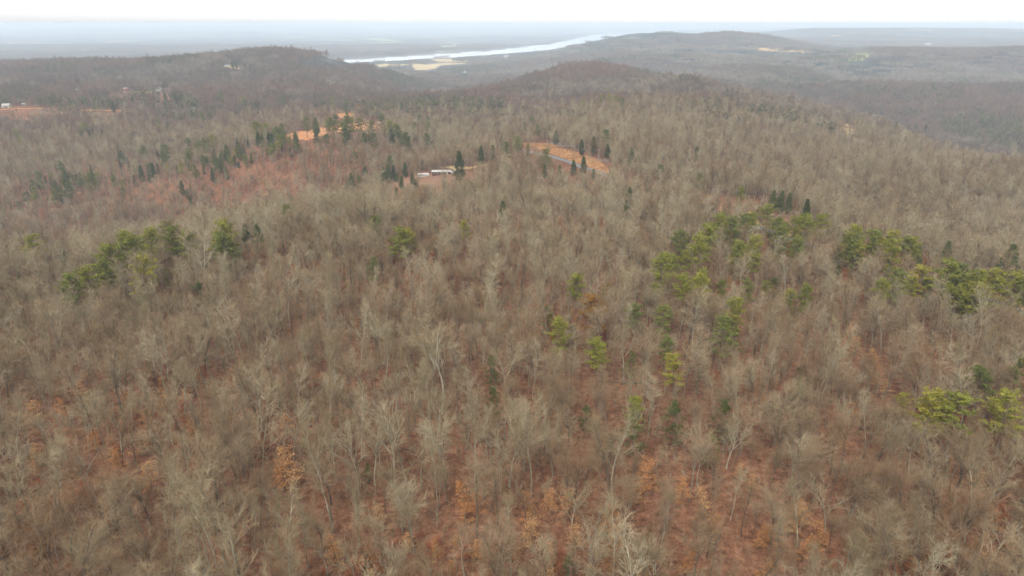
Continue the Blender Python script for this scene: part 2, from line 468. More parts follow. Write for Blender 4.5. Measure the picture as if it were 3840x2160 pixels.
CLAY_PX = [(1060,507),(1118,494),(1164,487),(1198,480),(1239,476),(1267,467),(1296,460),(1353,457),(1388,463),(1440,470),(1446,480),(1382,487),(1353,490),(1313,486),(1267,497),(1230,504),(1198,515),(1152,527),(1095,523)]
clearing("clay_clearing", CLAY_PX, M['clay'], 0.25, 70, ymin=600)
clearing("clay_bank", [(1262,427),(1325,423),(1332,434),(1296,442),(1268,440)], M['clay'], 0.25, 30, ymin=600)
VERGE_PX = [(1944,533),(2042,538),(2093,555),(2166,573),(2240,598),(2283,635),(2290,661),(2250,657),(2203,630),(2148,606),(2075,581),(2020,559)]
clearing("grass_verge", VERGE_PX, M['drygrass'], 0.2, 60, ymin=480)
YARD_PX = [(1452,690),(1480,674),(1540,664),(1600,656),(1700,650),(1748,660),(1752,672),(1700,690),(1640,702),(1560,706),(1490,704)]
clearing("yard", YARD_PX, M['yard'], 0.2, 50, ymin=470, keep=0.9)
clearing("driveway", [(1640,560+62),(1760,628),(1830,614),(1836,619),(1765,634),(1700,640)], M['straw'], 0.25, 40, ymin=520, keep=0.6)

ROAD_PX = [(1560,500),(1634,513),(1720,525),(1802,537),(1930,562),(2079,592),(2130,607),(2174,625),(2260,650)]
ROAD_PT = [ground_at(u, v, 0, 500 if u < 1900 else 480) for u, v in ROAD_PX]
ROAD_PT += [ground_at(u, v, 0, 120) for u, v in [(2790,835),(3062,930),(3300,1000),(3500,1066),(3700,1130),(3900,1200)]]
road_ob, road_line = strip("road", ROAD_PT, 6.0, M['asphalt'], 0.32)
tag(road_ob, kind="structure")
M['paint'] = mat("road_paint", plain((0.62, 0.48, 0.12), 0.15, 2.0))
CLEAR.append((np.array([(2070,583),(2180,616),(2180,634),(2070,600)], float), 0.95))
# straw verge along the cleared line beside the road
verge_pts = road_line[len(road_line) * 60 // 100:]
d = np.gradient(verge_pts, axis=0); nrm = np.stack([-d[:, 1], d[:, 0]], 1); nrm /= np.linalg.norm(nrm, axis=1)[:, None]
vs, _ = strip("roadside_grass", verge_pts[::6] + nrm[::6] * 6.5, 7.0, M['drygrass'], 0.22)
tag(vs, kind="structure")
DIRT_PX = [(-160,425),(-40,415),(20,411),(90,408),(170,408),(240,412),(330,415),(420,416),(490,415)]
dirt_ob, dirt_line = strip("dirt_road", [ground_at(u, v, 0, 900) for u, v in DIRT_PX], 9.0, M['clay'], 0.5)
tag(dirt_ob, kind="structure")
CLEAR.append((np.array([(-40,404),(170,403),(250,408),(170,416),(-40,424)], float), 0.9))
CLEAR.append((np.array([(250,410),(490,412),(490,419),(250,419)], float), 0.55))
gp, _ = strip("gravel_lane", [ground_at(u, v, 0, 650) for u, v in [(1340,452),(1370,455),(1400,459),(1440,464),(1480,470)]], 5.0, M['gravel'], 0.45)
tag(gp, kind="structure")
CLEAR.append((np.array([(1345,449),(1445,460),(1440,468),(1345,458)], float), 0.9))
# far fields
def field(name, px, m, lift, keep=0.95, ymin=2000, n=40):
    return clearing(name, px, M[m], lift, n, keep, ymin)
field("hay_field", [(1402,245),(1440,240),(1490,240),(1540,243),(1500,248),(1450,251),(1420,251)], 'hay', 1.0)
field("hay_field", [(1545,238),(1600,243),(1640,238),(1680,236),(1770,238),(1650,246),(1632,258),(1600,263),(1555,263),(1550,254)], 'hay', 1.0)
field("hay_field", [(1610,222),(1690,222),(1760,228),(1740,234),(1640,231)], 'hay', 1.0, 0.7)
field("pasture", [(1650,170),(1690,166),(1716,169),(1700,175),(1660,176)], 'pasture', 2.0, ymin=5000)
field("pasture", [(3182,228),(3196,208),(3215,199),(3270,198),(3262,210),(3240,228)], 'pasture', 0.8)
field("hay_field", [(2680,184),(2790,178),(2840,180),(2920,182),(3040,196),(3060,201),(2980,197),(2840,187),(2760,183)], 'straw', 0.8, 0.75)
field("hay_field", [(3158,458),(3180,462),(3196,490),(3214,520),(3200,526),(3172,500)], 'straw', 0.5, 0.75, 700)
field("pasture", [(1355,146),(1400,143),(1490,151),(1490,155),(1420,154)], 'pasture', 3.0, ymin=6000)
field("hay_field", [(3110,134),(3150,132),(3158,136),(3120,138)], 'straw', 3.0, ymin=5000)
field("hay_field", [(845,248),(862,243),(900,256),(905,262),(870,258)], 'straw', 0.6, 0.9, 1300)
field("hay_field", [(455,346),(560,341),(580,345),(560,352),(470,352)], 'straw', 0.6, 0.45, 1100)

# ------------------------------------------------------------------ plants: meshes grown in code
def nrmz(v):
    l = math.sqrt(v[0] * v[0] + v[1] * v[1] + v[2] * v[2]) or 1e-9
    return (v[0] / l, v[1] / l, v[2] / l)
def vadd(a, b, k=1.0): return (a[0] + b[0] * k, a[1] + b[1] * k, a[2] + b[2] * k)
def cross(a, b): return (a[1]*b[2]-a[2]*b[1], a[2]*b[0]-a[0]*b[2], a[0]*b[1]-a[1]*b[0])
def perp(d):
    return nrmz(cross(d, (0.0, 0.0, 1.0) if abs(d[2]) < 0.9 else (1.0, 0.0, 0.0)))
def lean(d, ang, rng):
    """direction d tipped by ang towards a random side"""
    p = perp(d); q = cross(d, p); a = rng.uniform(0, 2 * math.pi)
    s = vadd((p[0]*math.cos(a), p[1]*math.cos(a), p[2]*math.cos(a)), q, math.sin(a))
    return nrmz((d[0]*math.cos(ang)+s[0]*math.sin(ang), d[1]*math.cos(ang)+s[1]*math.sin(ang), d[2]*math.cos(ang)+s[2]*math.sin(ang)))

class Geo:
    def __init__(self): self.V = []; self.F = []
    def tube(self, pts, rad, n):
        V, F = self.V, self.F
        b0 = len(V)
        for i, p in enumerate(pts):
            d = nrmz(vadd(pts[min(i + 1, len(pts) - 1)], pts[max(i - 1, 0)], -1))
            u = perp(d); w = cross(d, u)
            for k in range(n):
                a = 2 * math.pi * k / n; c, s = math.cos(a) * rad[i], math.sin(a) * rad[i]
                V.append((p[0]+u[0]*c+w[0]*s, p[1]+u[1]*c+w[1]*s, p[2]+u[2]*c+w[2]*s))
        for i in range(len(pts) - 1):
            for k in range(n):
                k2 = (k + 1) % n
                F.append((b0+i*n+k, b0+i*n+k2, b0+(i+1)*n+k2, b0+(i+1)*n+k))
    def blade(self, p, d, L, w, rng):
        side = lean(d, math.pi / 2, rng)
        b = len(self.V)
        self.V += [vadd(p, side, w / 2), vadd(p, side, -w / 2), vadd(p, d, L)]
        self.F.append((b, b + 1, b + 2))
    def leaf(self, p, d, L, w, rng):
        side = lean(d, math.pi / 2, rng)
        b = len(self.V)
        m = vadd(p, d, L * 0.45)
        self.V += [p, vadd(m, side, w / 2), vadd(p, d, L), vadd(m, side, -w / 2)]
        self.F.append((b, b + 1, b + 2, b + 3))

def path(p, d, L, nseg, wig, trop, rng):
    pts = [p]
    for i in range(nseg):
        d = nrmz((d[0] + rng.gauss(0, wig), d[1] + rng.gauss(0, wig), d[2] + rng.gauss(0, wig) + trop))
        p = vadd(p, d, L / nseg); pts.append(p)
    return pts
def along(pts, t):
    x = t * (len(pts) - 1); i = min(int(x), len(pts) - 2); f = x - i
    return vadd(pts[i], vadd(pts[i + 1], pts[i], -1), f), nrmz(vadd(pts[i + 1], pts[i], -1))

def grow_bare(kind, seed, detail=1.0, mid=False):
    """a leafless tree about 20 m tall: (trunk with limbs, crown of branches and twigs)"""
    rng = random.Random(seed)
    T, C = Geo(), Geo()
    P = dict(spread=dict(h=20, clear=0.33, r=0.25, limbs=9, ang=(0.45, 1.0), len=(8.0, 10.5), b2=7, b3=5, tw=4, lead=0.58),
             slender=dict(h=22, clear=0.38, r=0.17, limbs=17, ang=(0.4, 0.75), len=(3.8, 5.8), b2=5, b3=4, tw=4, lead=0.97),
             twiggy=dict(h=19, clear=0.30, r=0.19, limbs=10, ang=(0.3, 0.75), len=(7.5, 9.8), b2=6, b3=5, tw=5, lead=0.6))[kind]
    if mid: P = dict(P, b2=5, b3=3, tw=4)
    h = P['h'] * rng.uniform(0.88, 1.12)
    P = dict(P, limbs=P['limbs'] + rng.randint(-2, 2), clear=P['clear'] * rng.uniform(.8, 1.25), len=tuple(q * rng.uniform(.85, 1.15) for q in P['len']))
    lead = path((0, 0, -0.6), nrmz((rng.gauss(0, .04), rng.gauss(0, .04), 1)), h * P['lead'] + 0.6, 9, 0.05, 0.03, rng)
    rr = [P['r'] * (1.25 if i == 0 else 1.0 - 0.72 * (i / 9) ** 1.1) for i in range(10)]
    T.tube(lead, rr, 7)
    fork = kind != 'slender'
    n1 = P['limbs']
    for i in range(n1):
        t = P['clear'] / P['lead'] + (1 - P['clear'] / P['lead']) * ((i + rng.uniform(0, .9)) / n1) ** (0.75 if fork else 1.0)
        t = min(t, 0.99)
        p, d = along(lead, t)
        a = rng.uniform(*P['ang']) * (1.05 - 0.45 * t)
        az = i * 2.4 + rng.uniform(-.5, .5)
        dd = nrmz((d[0]*math.cos(a)+math.cos(az)*math.sin(a), d[1]*math.cos(a)+math.sin(az)*math.sin(a), math.cos(a)))
        L = rng.uniform(*P['len']) * ((1.15 - 0.35 * t) if fork else (1.25 - 0.8 * (t - 0.4)))
        r1 = P['r'] * (0.48 if fork else 0.34) * rng.uniform(0.75, 1.1) * (1.1 - 0.4 * t)
        limb = path(p, dd, L, 6, 0.13, 0.07 if kind != 'twiggy' else 0.1, rng)
        T.tube(limb, [r1 * (1 - 0.78 * k / 6) for k in range(7)], 5)
        for j in range(P['b2']):
            t2 = 0.22 + 0.78 * (j + rng.uniform(0, .95)) / P['b2']
            p2, d2 = along(limb, min(t2, .99))
            L2 = L * rng.uniform(0.28, 0.46) * (1.15 - 0.5 * t2)
            r2 = max(0.038, r1 * 0.55 * (1.1 - 0.6 * t2))
            br = path(p2, lean(d2, rng.uniform(0.4, 0.85), rng), L2, 4, 0.14, 0.07, rng)
            C.tube(br, [r2 * (1 - 0.7 * k / 4) for k in range(5)], 3)
            for k in range(P['b3']):
                t3 = 0.2 + 0.8 * (k + rng.uniform(0, .95)) / P['b3']
                p3, d3 = along(br, min(t3, .99))
                L3 = max(0.8, L2 * rng.uniform(0.35, 0.6))
                r3 = max(0.019, r2 * 0.42)
                sub = path(p3, lean(d3, rng.uniform(0.35, 0.8), rng), L3, 2, 0.14, 0.06, rng)
                C.tube(sub, [r3, r3 * .8, r3 * .5], 3)
                for q in range(int(P['tw'] * detail)):
                    p4, d4 = along(sub, rng.uniform(0.1, 1.0))
                    C.blade(p4, lean(nrmz((d4[0], d4[1], d4[2] + .12)), rng.uniform(0.15, 0.8), rng), rng.uniform(0.7, 1.8) * (1.2 if mid else 1), rng.uniform(0.018, 0.034) * (2.0 if mid else 1), rng)
    return T, C

def grow_coarse(kind, seed, big=1.0):
    """the same trees for the far woods: fewer, broader pieces"""
    rng = random.Random(seed)
    G = Geo()
    h = {'spread': 19, 'slender': 21, 'twiggy': 19}[kind] * rng.uniform(0.85, 1.08)
    rad = {'spread': 5.6, 'slender': 3.3, 'twiggy': 4.4}[kind]
    G.tube([(0, 0, -0.5), (rng.gauss(0, .3), rng.gauss(0, .3), h * 0.5), (rng.gauss(0, .4), rng.gauss(0, .4), h * 0.9)], [0.24, 0.17, 0.05], 3)
    for i in range(int(95 / big)):
        az = rng.uniform(0, 6.283); s = math.sqrt(rng.random())
        t = rng.random()
        z0 = h * (0.40 + 0.42 * t)
        r0 = rad * s * (0.35 + 0.4 * math.sin(math.pi * min(1, t + .15)))
        d = nrmz((math.cos(az) * (0.35 + s * 0.7), math.sin(az) * (0.35 + s * 0.7), 0.55 + 0.6 * t + rng.gauss(0, .2)))
        G.blade((math.cos(az) * r0, math.sin(az) * r0, z0), d, rng.uniform(2.0, 4.2), rng.uniform(0.16, 0.30) * big, rng)
    return G

def grow_pine(seed, h=18.0, spread=1.0, dense=1.0, clear=0.42):
    rng = random.Random(seed)
    T, C = Geo(), Geo()
    lead = path((0, 0, -0.5), (0, 0, 1.0), h + .5, 9, 0.035, 0.02, rng)
    T.tube(lead, [0.24 * (1.2 - 1.1 * i / 9) + .02 for i in range(10)], 6)
    nb = 34
    for i in range(nb):
        t = clear + (1 - clear) * (i / (nb - 1)) ** 0.9
        if rng.random() < 0.1: continue
        p, d = along(lead, min(t, .985))
        az = i * 2.4 + rng.uniform(-.6, .6)
        s = (t - clear) / (1 - clear)
        L = (0.9 + 3.3 * math.sin(math.pi * (0.22 + 0.72 * s)) ** 0.8) * rng.uniform(0.65, 1.15) * spread
        el = -0.12 + 0.75 * s + rng.gauss(0, .12)
        dd = nrmz((math.cos(az) * math.cos(el), math.sin(az) * math.cos(el), math.sin(el)))
        br = path(p, dd, L, 4, 0.1, 0.05, rng)
        T.tube(br, [0.06, .05, .04, .03, .015], 3)
        for k in range(int(13 * dense * (0.6 + L / 4))):
            tt = rng.uniform(0.3, 1.05)
            p2, d2 = along(br, min(tt, 1.0))
            rr = 0.75 * (1.1 - 0.5 * abs(tt - .6))
            c = (p2[0] + rng.gauss(0, rr * .62), p2[1] + rng.gauss(0, rr * .62), p2[2] + 0.12 + rng.gauss(0, rr * .26))
            for q in range(9):
                a = rng.uniform(0, 6.283); e = rng.uniform(-.2, 1.0)
                C.blade(c, (math.cos(a)*math.cos(e), math.sin(a)*math.cos(e), math.sin(e)), rng.uniform(.4, .75), rng.uniform(.2, .34), rng)
    return T, C

def grow_cedar(seed, h=11.0, w=1.9, nb=150, rag=.5):
    rng = random.Random(seed)
    T, C = Geo(), Geo()
    lead = path((0, 0, -0.4), (0, 0, 1.0), h + .2, 6, 0.03, 0.02, rng)
    T.tube(lead, [0.17 * (1.1 - i / 6) + .015 for i in range(7)], 5)
    for i in range(nb):
        s = rng.random() ** 0.9
        z = h * (0.07 + 0.9 * s)
        R = w * (1 - s) ** 0.62 * (1 - rag * .6 + rag * 1.3 * rng.random()) * min(1, s * 5 + .5)
        az = rng.uniform(0, 6.283)
        p = (0, 0, z)
        d = nrmz((math.cos(az), math.sin(az), 0.35 + rng.gauss(0, .1)))
        T.tube([p, vadd(p, d, R)], [0.03, 0.012], 3)
        for k in range(5):
            q = vadd(p, d, R * rng.uniform(0.4, 1.05))
            for j in range(6):
                a = rng.uniform(0, 6.283); e = rng.uniform(-.2, 1.3)
                c = (q[0]+rng.gauss(0, .17), q[1]+rng.gauss(0, .17), q[2]+rng.gauss(0, .2))
                C.blade(c, (math.cos(a)*math.cos(e), math.sin(a)*math.cos(e), math.sin(e)), rng.uniform(.3, .6), rng.uniform(.14, .24), rng)
    return T, C

def grow_beech(seed, h=7.5, w=2.6, leafy=1.0):
    """small understorey tree that keeps its dry leaves, in flat layered sprays"""
    rng = random.Random(seed)
    T, C = Geo(), Geo()
    lead = path((0, 0, -0.4), (rng.gauss(0, .05), rng.gauss(0, .05), 1.0), h, 6, 0.05, 0.02, rng)
    T.tube(lead, [0.10 * (1.1 - i / 6) + .012 for i in range(7)], 5)
    for i in range(22):
        t = 0.2 + 0.78 * i / 21
        if rng.random() < .12: continue
        p, d = along(lead, t)
        az = i * 2.4 + rng.uniform(-.7, .7); el = 0.15 + .35 * t
        L = w * (1.15 - 0.75 * t) * rng.uniform(.6, 1.15)
        dd = nrmz((math.cos(az)*math.cos(el), math.sin(az)*math.cos(el), math.sin(el)))
        br = path(p, dd, L, 3, 0.1, 0, rng)
        T.tube(br, [.035, .028, .02, .01], 3)
        for k in range(int(46 * leafy * (0.5 + L / w))):
            p2, d2 = along(br, rng.uniform(.25, 1.0))
            c = (p2[0]+rng.gauss(0, .34), p2[1]+rng.gauss(0, .34), p2[2]+rng.gauss(0, .09))
            a = rng.uniform(0, 6.283)
            C.leaf(c, nrmz((math.cos(a), math.sin(a), rng.gauss(-.15, .3))), rng.uniform(.2, .34), rng.uniform(.13, .21), rng)
    return T, C

def grow_sapling(seed, leafy=0):
    rng = random.Random(seed)
    G = Geo()
    for s in range(rng.choice([1, 2, 3])):
        h = rng.uniform(3.0, 8.0)
        lead = path((rng.gauss(0, .3), rng.gauss(0, .3), -.3), (rng.gauss(0, .1), rng.gauss(0, .1), 1), h, 4, .08, .03, rng)
        G.tube(lead, [.05, .045, .035, .025, .012], 3)
        for i in range(24):
            p, d = along(lead, rng.uniform(.25, 1))
            dd = lean(d, rng.uniform(.4, 1.0), rng); L = rng.uniform(.6, 1.7)
            G.blade(p, dd, L, .05, rng)
            for k in range(4):
                G.blade(vadd(p, dd, L * rng.uniform(.3, .9)), lean(dd, rng.uniform(.3, .9), rng), rng.uniform(.4, .9), .035, rng)
    return G

KINDS = {'spread': ('bark_pale', 'twig_pale'), 'slender': ('bark_dark', 'twig_brown'), 'twiggy': ('bark_dark', 'twig_red')}
PROTO = {}
NV = 7
for kind, (bk, tw) in KINDS.items():
    for s in range(NV):
        T, C = grow_bare(kind, 100 + s * 7 + len(kind))
        if s % 2 and kind == 'twiggy': tw2 = 'twig_brown'
        elif s % 2 and kind == 'slender': tw2 = 'twig_pale'
        else: tw2 = tw
        bk = KINDS[kind][0] if (s % 2 == 0 or kind == 'twiggy') else 'bark_pale'
        tm = mesh_from("trunk_mesh", T.V, T.F, [M[bk]])
        cm = mesh_from("crown_mesh", C.V, C.F, [M[tw2]], smooth=False)
        V = T.V + C.V; n = len(T.V)
        F = T.F + [tuple(i + n for i in f) for f in C.F]
        both = mesh_from("bare_tree_mesh", V, F, [M[bk], M[tw2]], [0] * len(T.F) + [1] * len(C.F), smooth=False)
        T, C = grow_bare(kind, 500 + s * 7 + len(kind), 1.0, True)
        V = T.V + C.V; n = len(T.V)
        midm = mesh_from("bare_tree_mesh", V, T.F + [tuple(i + n for i in f) for f in C.F], [M[bk], M[tw2]], [0] * len(T.F) + [1] * len(C.F), smooth=False)
        PROTO.setdefault(kind, []).append((tm, cm, both, midm))
EVER = {}
def ever(key, gen, leafmat, barkmat='bark_pine'):
    T, C = gen
    EVER.setdefault(key, []).append((mesh_from("trunk_mesh", T.V, T.F, [M[barkmat]]), mesh_from("crown_mesh", C.V, C.F, [M[leafmat]], smooth=False)))
for s in range(4):
    ever('pine', grow_pine(40 + s, 18, [1.0, 1.2, .9, 1.1][s], 1.0, [.42, .5, .36, .45][s]), 'pine')
    ever('green', grow_pine(60 + s, 17, [.95, 1.1, .85, 1.0][s], 1.0, [.32, .42, .28, .36][s]), 'pine_dull')
    ever('cedar', grow_cedar(80 + s, 11, [2.3, 1.9, 2.7, 2.2][s]), 'cedar')
    ever('holly', grow_cedar(180 + s, 10, 2.7, 46, 1.3), 'holly')
    ever('beech', grow_beech(90 + s, 7.5, [2.6, 3.0, 2.3, 2.8][s]), 'beech', 'bark_dark')
for s in range(2):
    ever('rust', grow_pine(70 + s, 17, 1.0, 0.8, .4), 'pine_rust')
    ever('redleaf', grow_beech(96 + s, 8.5, 2.6, .9), 'rust_leaf', 'bark_dark')

# ------------------------------------------------------------------ where the evergreens and leaf-keeping trees stand (picture x, y of the crown, kind, size)
EG = """
134,935,p,.95 410,987,p,1.05 387,1040,g,.95 343,1062,p,.9 514,1032,p,1 455,920,p,1 492,952,p,1.05 566,915,p,1.05 633,883,g,1 663,908,p,.95 708,922,p,.95 447,978,g,1 831,898,p,1.05 853,938,g,1 280,1085,p,.85
924,887,c,1 969,890,c,1 1073,805,p,.8 1416,846,g,.8 1498,915,p,1 1535,905,p,.85 1625,838,c,1.1 1885,800,c,1.2 1394,1002,g,.7 753,1105,c,1.1 633,1047,p,.5 537,1137,g,.6 1744,862,p,.7 240,965,c,.9 75,1060,c,.8
2360,742,c,1.3 2350,790,c,1 2777,734,p,.8 2900,752,c,1.1 2930,757,c,1.2 2960,762,c,1.1 3023,796,c,1.35 2896,808,p,.95 2703,853,p,1 2740,860,g,1 2777,846,g,.95 2643,898,p,1 2621,939,p,1 2546,920,g,1 2911,855,g,.9 2930,890,g,.9 3023,853,p,.95 3083,853,p,.95 3120,862,c,.9 3180,898,p,1.05 3205,930,g,1 3276,915,p,1.05 3336,920,p,1 3358,952,p,.95 3411,930,g,.85 2747,950,p,.9 2822,930,p,.85 2479,1016,p,1.15 2524,997,p,.8 2635,1047,p,.8 2628,1080,p,.9 2986,935,g,.8 3135,987,c,1.2 3344,1064,g,1 3448,1050,p,.85 3480,1080,g,.7 3545,1042,p,1 3597,1047,g,1 3657,1080,p,1.1 3731,1077,p,1.05 3657,1118,p,.9 3800,1090,p,.95 3835,1110,g,1 3783,997,c,1.6 3548,960,c,1.3 3455,913,c,.8 3440,960,c,1 3660,1010,c,.9
2158,1079,p,.8 2248,1168,r,1.1 2270,1094,r,.6 2054,1191,c,1 2099,1250,p,.85 2151,1258,c,.9 2226,1288,c,.9 2240,1330,p,.75 2390,1183,g,.75 2501,1198,g,.8 2755,1168,p,.85 2710,1250,g,.95 2755,1265,c,1 3023,1109,p,.75 2963,1139,c,1.1 2904,1072,c,1 2807,1079,g,.7 2494,1302,g,.6 2367,1362,c,.9 2539,1386,p,.7 2993,1489,c,1 2382,1533,p,.6 2375,1608,c,1.2 2531,1571,c,1.2 2717,1563,c,1.2 2196,1563,c,.8 2665,1682,c,.9 3470,1541,p,.9 3582,1563,p,.95 3776,1556,p,.95 3392,1519,p,.5 3679,1444,g,.8 3813,1414,c,1.5 2129,2120,c,.55 2814,1407,c,.7 1841,1384,c,1 1848,1504,c,.9 1379,1768,c,.5 3000,1400,c,.6
60,500,p,.9 313,478,p,.9 350,500,c,1 540,566,g,.9 455,589,c,1.2 626,566,c,1.1 611,596,c,1.2 745,551,g,1 768,544,g,1 708,537,g,.9 850,574,c,1.3 894,566,c,1.2 805,522,p,.9 246,671,c,1.3 261,688,c,1.2 335,680,g,1.2 302,675,c,1.2 209,708,g,.9 529,648,c,1.2 574,641,c,1.2 797,656,c,1.1 682,704,c,1.1 961,478,p,.95 1000,486,p,.9 969,522,c,1.2 1021,533,c,1.3 1058,492,c,1.2 1110,533,c,1.5 1148,462,g,.95 1185,470,c,1.3 1237,462,g,.95 1260,455,g,1 1290,487,g,1.05 1319,464,p,1 1342,470,g,1 1297,509,c,1.4 1394,477,g,1 1431,447,g,1.05 1461,478,p,1 1491,492,g,1.05 1364,522,g,.9 1401,529,g,.95 1468,514,c,1.3 1520,522,g,1 1602,477,g,1 1573,455,c,1.4 1602,524,g,.9 1506,406,c,1.4 1178,380,c,1.4 1252,380,g,1 1297,402,c,1.3 976,406,c,1.3 1058,373,g,1 902,380,p,1.1 824,358,g,1.1 835,372,g,1 760,432,g,.9 656,373,c,1.4 619,365,c,1.4 574,373,c,1.3 499,382,c,1.5 425,402,c,1.4 589,462,g,.9 1804,581,c,1.2 1722,622,c,1.7 1319,687,c,1.4 1300,700,c,1 1438,657,c,1.1 1455,650,c,1.2 1476,650,c,1.1 1520,635,c,1 1506,684,c,.8 1558,694,c,.7 1431,695,c,.8 1848,575,c,1.1 1900,560,g,.9 1995,457,g,1.05 1965,478,c,1.3 2017,486,g,1 2062,494,c,1.4 2084,515,c,1.3 2185,391,p,1 2255,370,p,1.05 2285,368,p,1.1 2310,372,p,1.1 2335,385,g,1 2270,515,g,1.15 2226,545,c,1.5 2278,568,c,1.2 2181,552,c,1.3 2047,590,g,1.15 1980,566,c,1.2 2151,627,c,1.1 2188,620,c,1.35 2099,642,c,.9 2043,642,c,1 2226,653,c,.8 1935,540,g,1.1 2613,575,c,1 2367,590,c,1.2 2628,680,g,.7 2471,643,g,.7 3358,486,c,1.7 3403,493,c,1.6 3433,486,c,1.6 3470,486,c,1.5 812,248,g,1.2 872,240,c,1.6 885,240,c,1.6 954,270,c,1.5
"""
BEECH = """
1095,1747,b,1.5 1060,1775,b,1.1 298,1471,b,1.1 224,1538,b,1 119,1538,b,1.1 551,1568,b,1 521,1650,b,1 436,1717,b,.9 559,1777,b,1.1 1073,1583,b,.8 1259,2045,b,1.1 1416,1930,b,.8 1744,1874,b,1.2 1790,1890,b,1 2434,1777,b,1.3 2390,1837,b,.9 2561,1830,b,1 2136,1874,b,1.05 2065,1874,b,.9 1983,1897,b,1 2322,1926,b,1.1 2322,1993,b,1 2275,1955,b,.9 1994,1993,b,1.1 2650,1874,b,.9 2777,1762,b,.6 2822,1807,b,.7 2963,1941,b,1.1 2925,1960,b,.9 3010,1930,b,1 2844,2008,b,.8 3090,2000,b,1 3016,2046,b,.9 2896,2008,b,.8 3291,1405,b,.9 3321,1450,b,.8 3165,1643,b,.7 2442,2143,b,1 2852,2128,b,.9 3433,2105,b,.9 2568,2105,b,.8 2308,2090,b,1 3731,1956,b,.9 3180,1263,b,1.2 3210,1295,b,1 3522,1308,b,.8 52,1211,r,.8 164,801,r,1.2 97,861,b,.9 417,794,b,1 358,816,b,.9 1021,697,b,1.3 990,700,b,1.1 857,697,r,.9 365,878,r,1 447,720,r,1 60,885,b,1 620,1500,b,.7 720,1590,b,.7 340,1650,b,.8 860,1420,r,.8 3290,1330,b,.8 2680,1960,b,.8 2160,2010,b,.9 1640,2060,b,.7 300,1760,b,.7 150,1700,b,.7
"""
KEY = {'p': 'pine', 'g': 'green', 'c': 'cedar', 'r': 'rust', 'b': 'beech'}
LIFT = {'holly': 6.0, 'pine': 13.5, 'green': 12.5, 'cedar': 6.0, 'rust': 12.5, 'beech': 4.5, 'redleaf': 5.0}
HEIGHT = {'holly': 10, 'pine': 18, 'green': 17, 'cedar': 11, 'rust': 17, 'beech': 7.5, 'redleaf': 8.5}

def parse(txt, beech=False):
    out = []
    for w in txt.split():
        u, v, k, s = w.split(',')
        k = ('redleaf' if k == 'r' else 'beech') if beech else KEY[k]
        u, v, s = float(u), float(v), float(s) * (1.0 if beech else (1.0 if 1900 < float(u) < 2320 else 1.25) if float(v) < 700 else 1.22 if float(u) < 1000 else 1.08)
        if k == 'cedar' and (v > 1030 or (v > 700 and s < 1.0)): k = 'holly'
        x, y = ground_at(u, v, LIFT[k] * s)
        out.append([u, v, k, s, x, y])
    return out
EVERGREENS = parse(EG)
for r in list(EVERGREENS):           # the mid-distance evergreens stand in loose clusters
    if 430 < r[1] < 720 and r[0] < 1700:
        for q in range(1 if r[0] > 950 else 2):
            x, y = r[4] + rnd.uniform(-16, 16), r[5] + rnd.uniform(-20, 20)
            k = rnd.choice(['cedar', 'green', 'cedar', 'green', r[2]]); s_ = r[3] * rnd.uniform(.6, .95)
            if k == 'cedar': s_ = max(s_, .9)
            u, v = project(x, y, float(sheet_z(x, y)[0]) + LIFT[k] * s_)
            EVERGREENS.append([float(u), float(v), k, s_, x, y])
for r in list(EVERGREENS):           # and the belt of pines along the roadside ridge is nearly closed
    if 780 < r[1] < 1130 and r[0] > 2580 and r[2] in ('pine', 'green'):
        x, y = r[4] + rnd.uniform(-9, 9), r[5] + rnd.uniform(-9, 9)
        s_ = r[3] * rnd.uniform(.6, .95)
        u, v = project(x, y, float(sheet_z(x, y)[0]) + LIFT['pine'] * s_)
        EVERGREENS.append([float(u), float(v), 'pine', s_, x, y])
for q in range(80):                  # belt of small pines and cedars along the left valley slope
    t = rnd.random(); u = 20 + 1080 * t + rnd.gauss(0, 25); v = 735 - 190 * t + rnd.gauss(0, 26)
    k = rnd.choice(['green', 'green', 'cedar', 'cedar', 'pine']); s_ = rnd.uniform(.65, 1.1)
    x, y = ground_at(u, v, LIFT[k] * s_, 480)
    EVERGREENS.append([u, v, k, s_, x, y])
BEECHES = parse(BEECH, True)

def zone_of(u, v):
    if v > 1300: return "in the lower right woods" if u > 1920 else "in the lower left woods"
    if v > 1030 and 1950 < u < 3060: return "in the scattered group left of centre right" if False else "among the bare trees below the ridge pines"
    if v > 840 and u < 1000: return "in the pine clump on the near left slope"
    if 700 < v and u < 2420: return "along the middle of the near ridge"
    if v > 700: return "along the roadside ridge at right"
    if 1380 < u < 1860 and v > 560: return "around the trailer yard"
    if 1920 < u < 2500 and v > 440: return "around the orange grass by the road"
    if 2150 < u < 2400 and v < 440: return "on the hillside behind the road"
    if u > 2400: return "in the hollow at far right"
    if 920 < u < 1640 and v > 420: return "around the red clay clearing"
    if v < 300: return "on the distant left ridge"
    if v < 440: return "by the far dirt road"
    return "in the dark strip on the left valley slope"
LOOKS = {'pine': ('pine_tree', 'yellow-green pine', 'pine tree'), 'green': ('pine_tree', 'dull green pine', 'pine tree'),
         'cedar': ('cedar_tree', 'dark green cedar', 'cedar tree'), 'rust': ('pine_tree', 'rust-tinged pine', 'pine tree'), 'holly': ('evergreen_tree', 'sparse olive evergreen', 'evergreen tree'),
         'beech': ('beech_tree', 'small tan-leaved beech', 'beech tree'), 'redleaf': ('beech_tree', 'small red-brown leafy tree', 'beech tree')}
def bz(u, v):
    if v < 1000: return "at the edge of the left valley"
    if v < 1450: return "on the upper slope"
    return ("in the lower left woods" if u < 1300 else "in the bottom middle woods" if u < 2250 else "in the bottom right woods")

